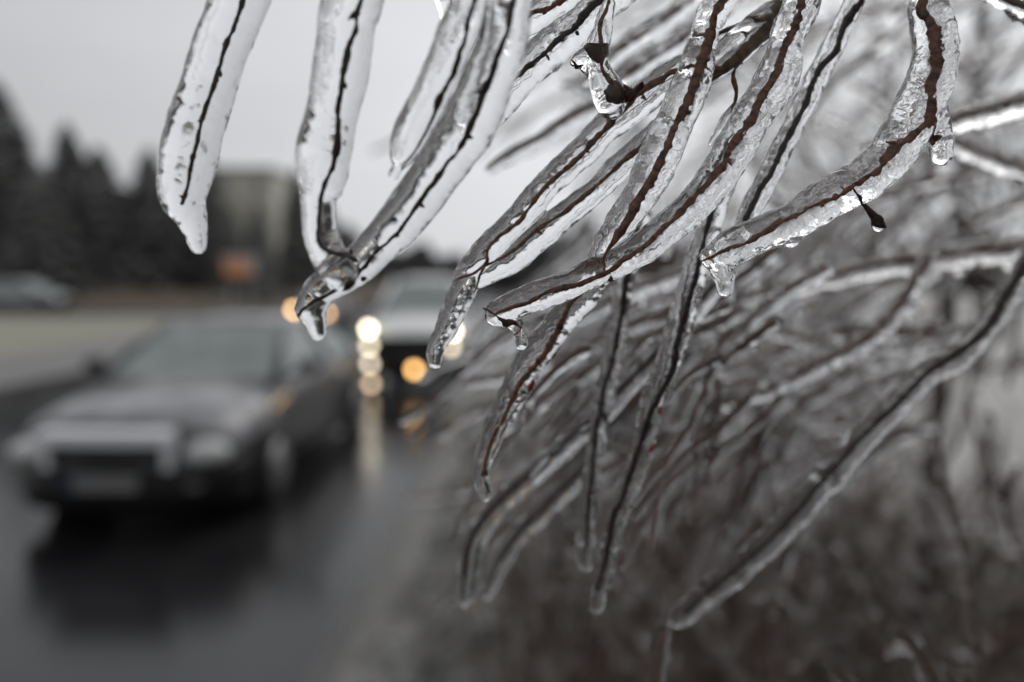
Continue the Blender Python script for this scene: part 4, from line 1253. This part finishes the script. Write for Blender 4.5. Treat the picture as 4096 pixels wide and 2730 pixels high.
FROST_SHEEN = mat('frost_and_sheen_grey_paint', (0.13, 0.13, 0.138), 0.35, 0.6, coat=0.6, noise=((0.34, 0.34, 0.35), 3.0, 5, 0.42, 0.66))  # paler copy of the grey paint; frost and sky sheen put into the colour
GREY_PAINT = mat('grey_paint', (0.030, 0.030, 0.033), 0.35, 0.5, coat=0.3, noise=((0.055, 0.055, 0.058), 2.5, 5, 0.4, 0.7))
DIRTY = mat('black_bumper_plastic', (0.010, 0.010, 0.011), 0.5, 0.25)
car('grey_car', 'dark grey saloon car with pale bonnet and chrome framed grille driving on the wet road', 'car',
    (-2.93, 4.9, 0), R(-1.2), 4.6, 1.76, 1.51, GREY_PAINT, DIRTY, hood_paint=FROST_SHEEN)
WHITE = mat('white_paint', (0.80, 0.81, 0.81), 0.3, 0.5, coat=0.6)
WARMW = (1.0, 0.86, 0.62)
car('white_truck', 'white off-road truck with lit headlights coming down the wet road', 'truck',
    (-1.66, 11.3, 0), R(1.0), 4.5, 1.72, 1.92, WHITE, BLACKP, wagon=True, grille='black', plate=False, grille_box=(.55, .34, 1.5),
    lights=[(-.70, -.10, 1.07, .055, WARMW, 15, 'lit_headlight'), (.68, -.10, 1.03, .055, WARMW, 15, 'lit_headlight'),
            (-.69, -.12, .79, .06, WARMW, 6, 'lit_side_lamp'), (.65, -.12, .78, .06, WARMW, 6, 'lit_side_lamp'),
            (-.68, -.14, .50, .055, (1, .86, .66), 6, 'lit_lower_lamp'), (-.665, -.15, .17, .055, (1, .74, .46), 4.5, 'lit_low_reflector'),
            (.05, -.16, .40, .065, (1, .55, .16), 8, 'lit_fog_lamp')])
car('distant_car', 'far grey car with warm lit headlights behind the iced V', 'car',
    (-7.2, 24.5, 0), R(3), 4.3, 1.72, 1.45, GREY_PAINT, DIRTY, grille='black', plate=False,
    lights=[(-.60, -.08, .78, .09, (1, .60, .26), 13, 'lit_headlight'), (.55, -.08, .66, .09, (1, .60, .30), 9, 'lit_headlight'), (-.52, -.08, .62, .09, (1, .64, .32), 8, 'lit_side_lamp')])
SILVER = mat('silver_paint', (0.30, 0.32, 0.32), 0.3, 0.5, metal=0.3, coat=0.7)
car('silver_car', 'silver estate car cut off by the left edge in the side street', 'car',
    (-24.4, 37.4, 0.085), R(90), 4.6, 1.8, 1.75, SILVER, DIRTY, wagon=True, grille='black', plate=False)
car('dark_car', 'dark car parked far off at the right edge behind the twigs', 'car',
    (11.0, 13.5, 0.07), R(-75), 4.4, 1.75, 1.45, GREY_PAINT, DIRTY, grille='black', plate=False)
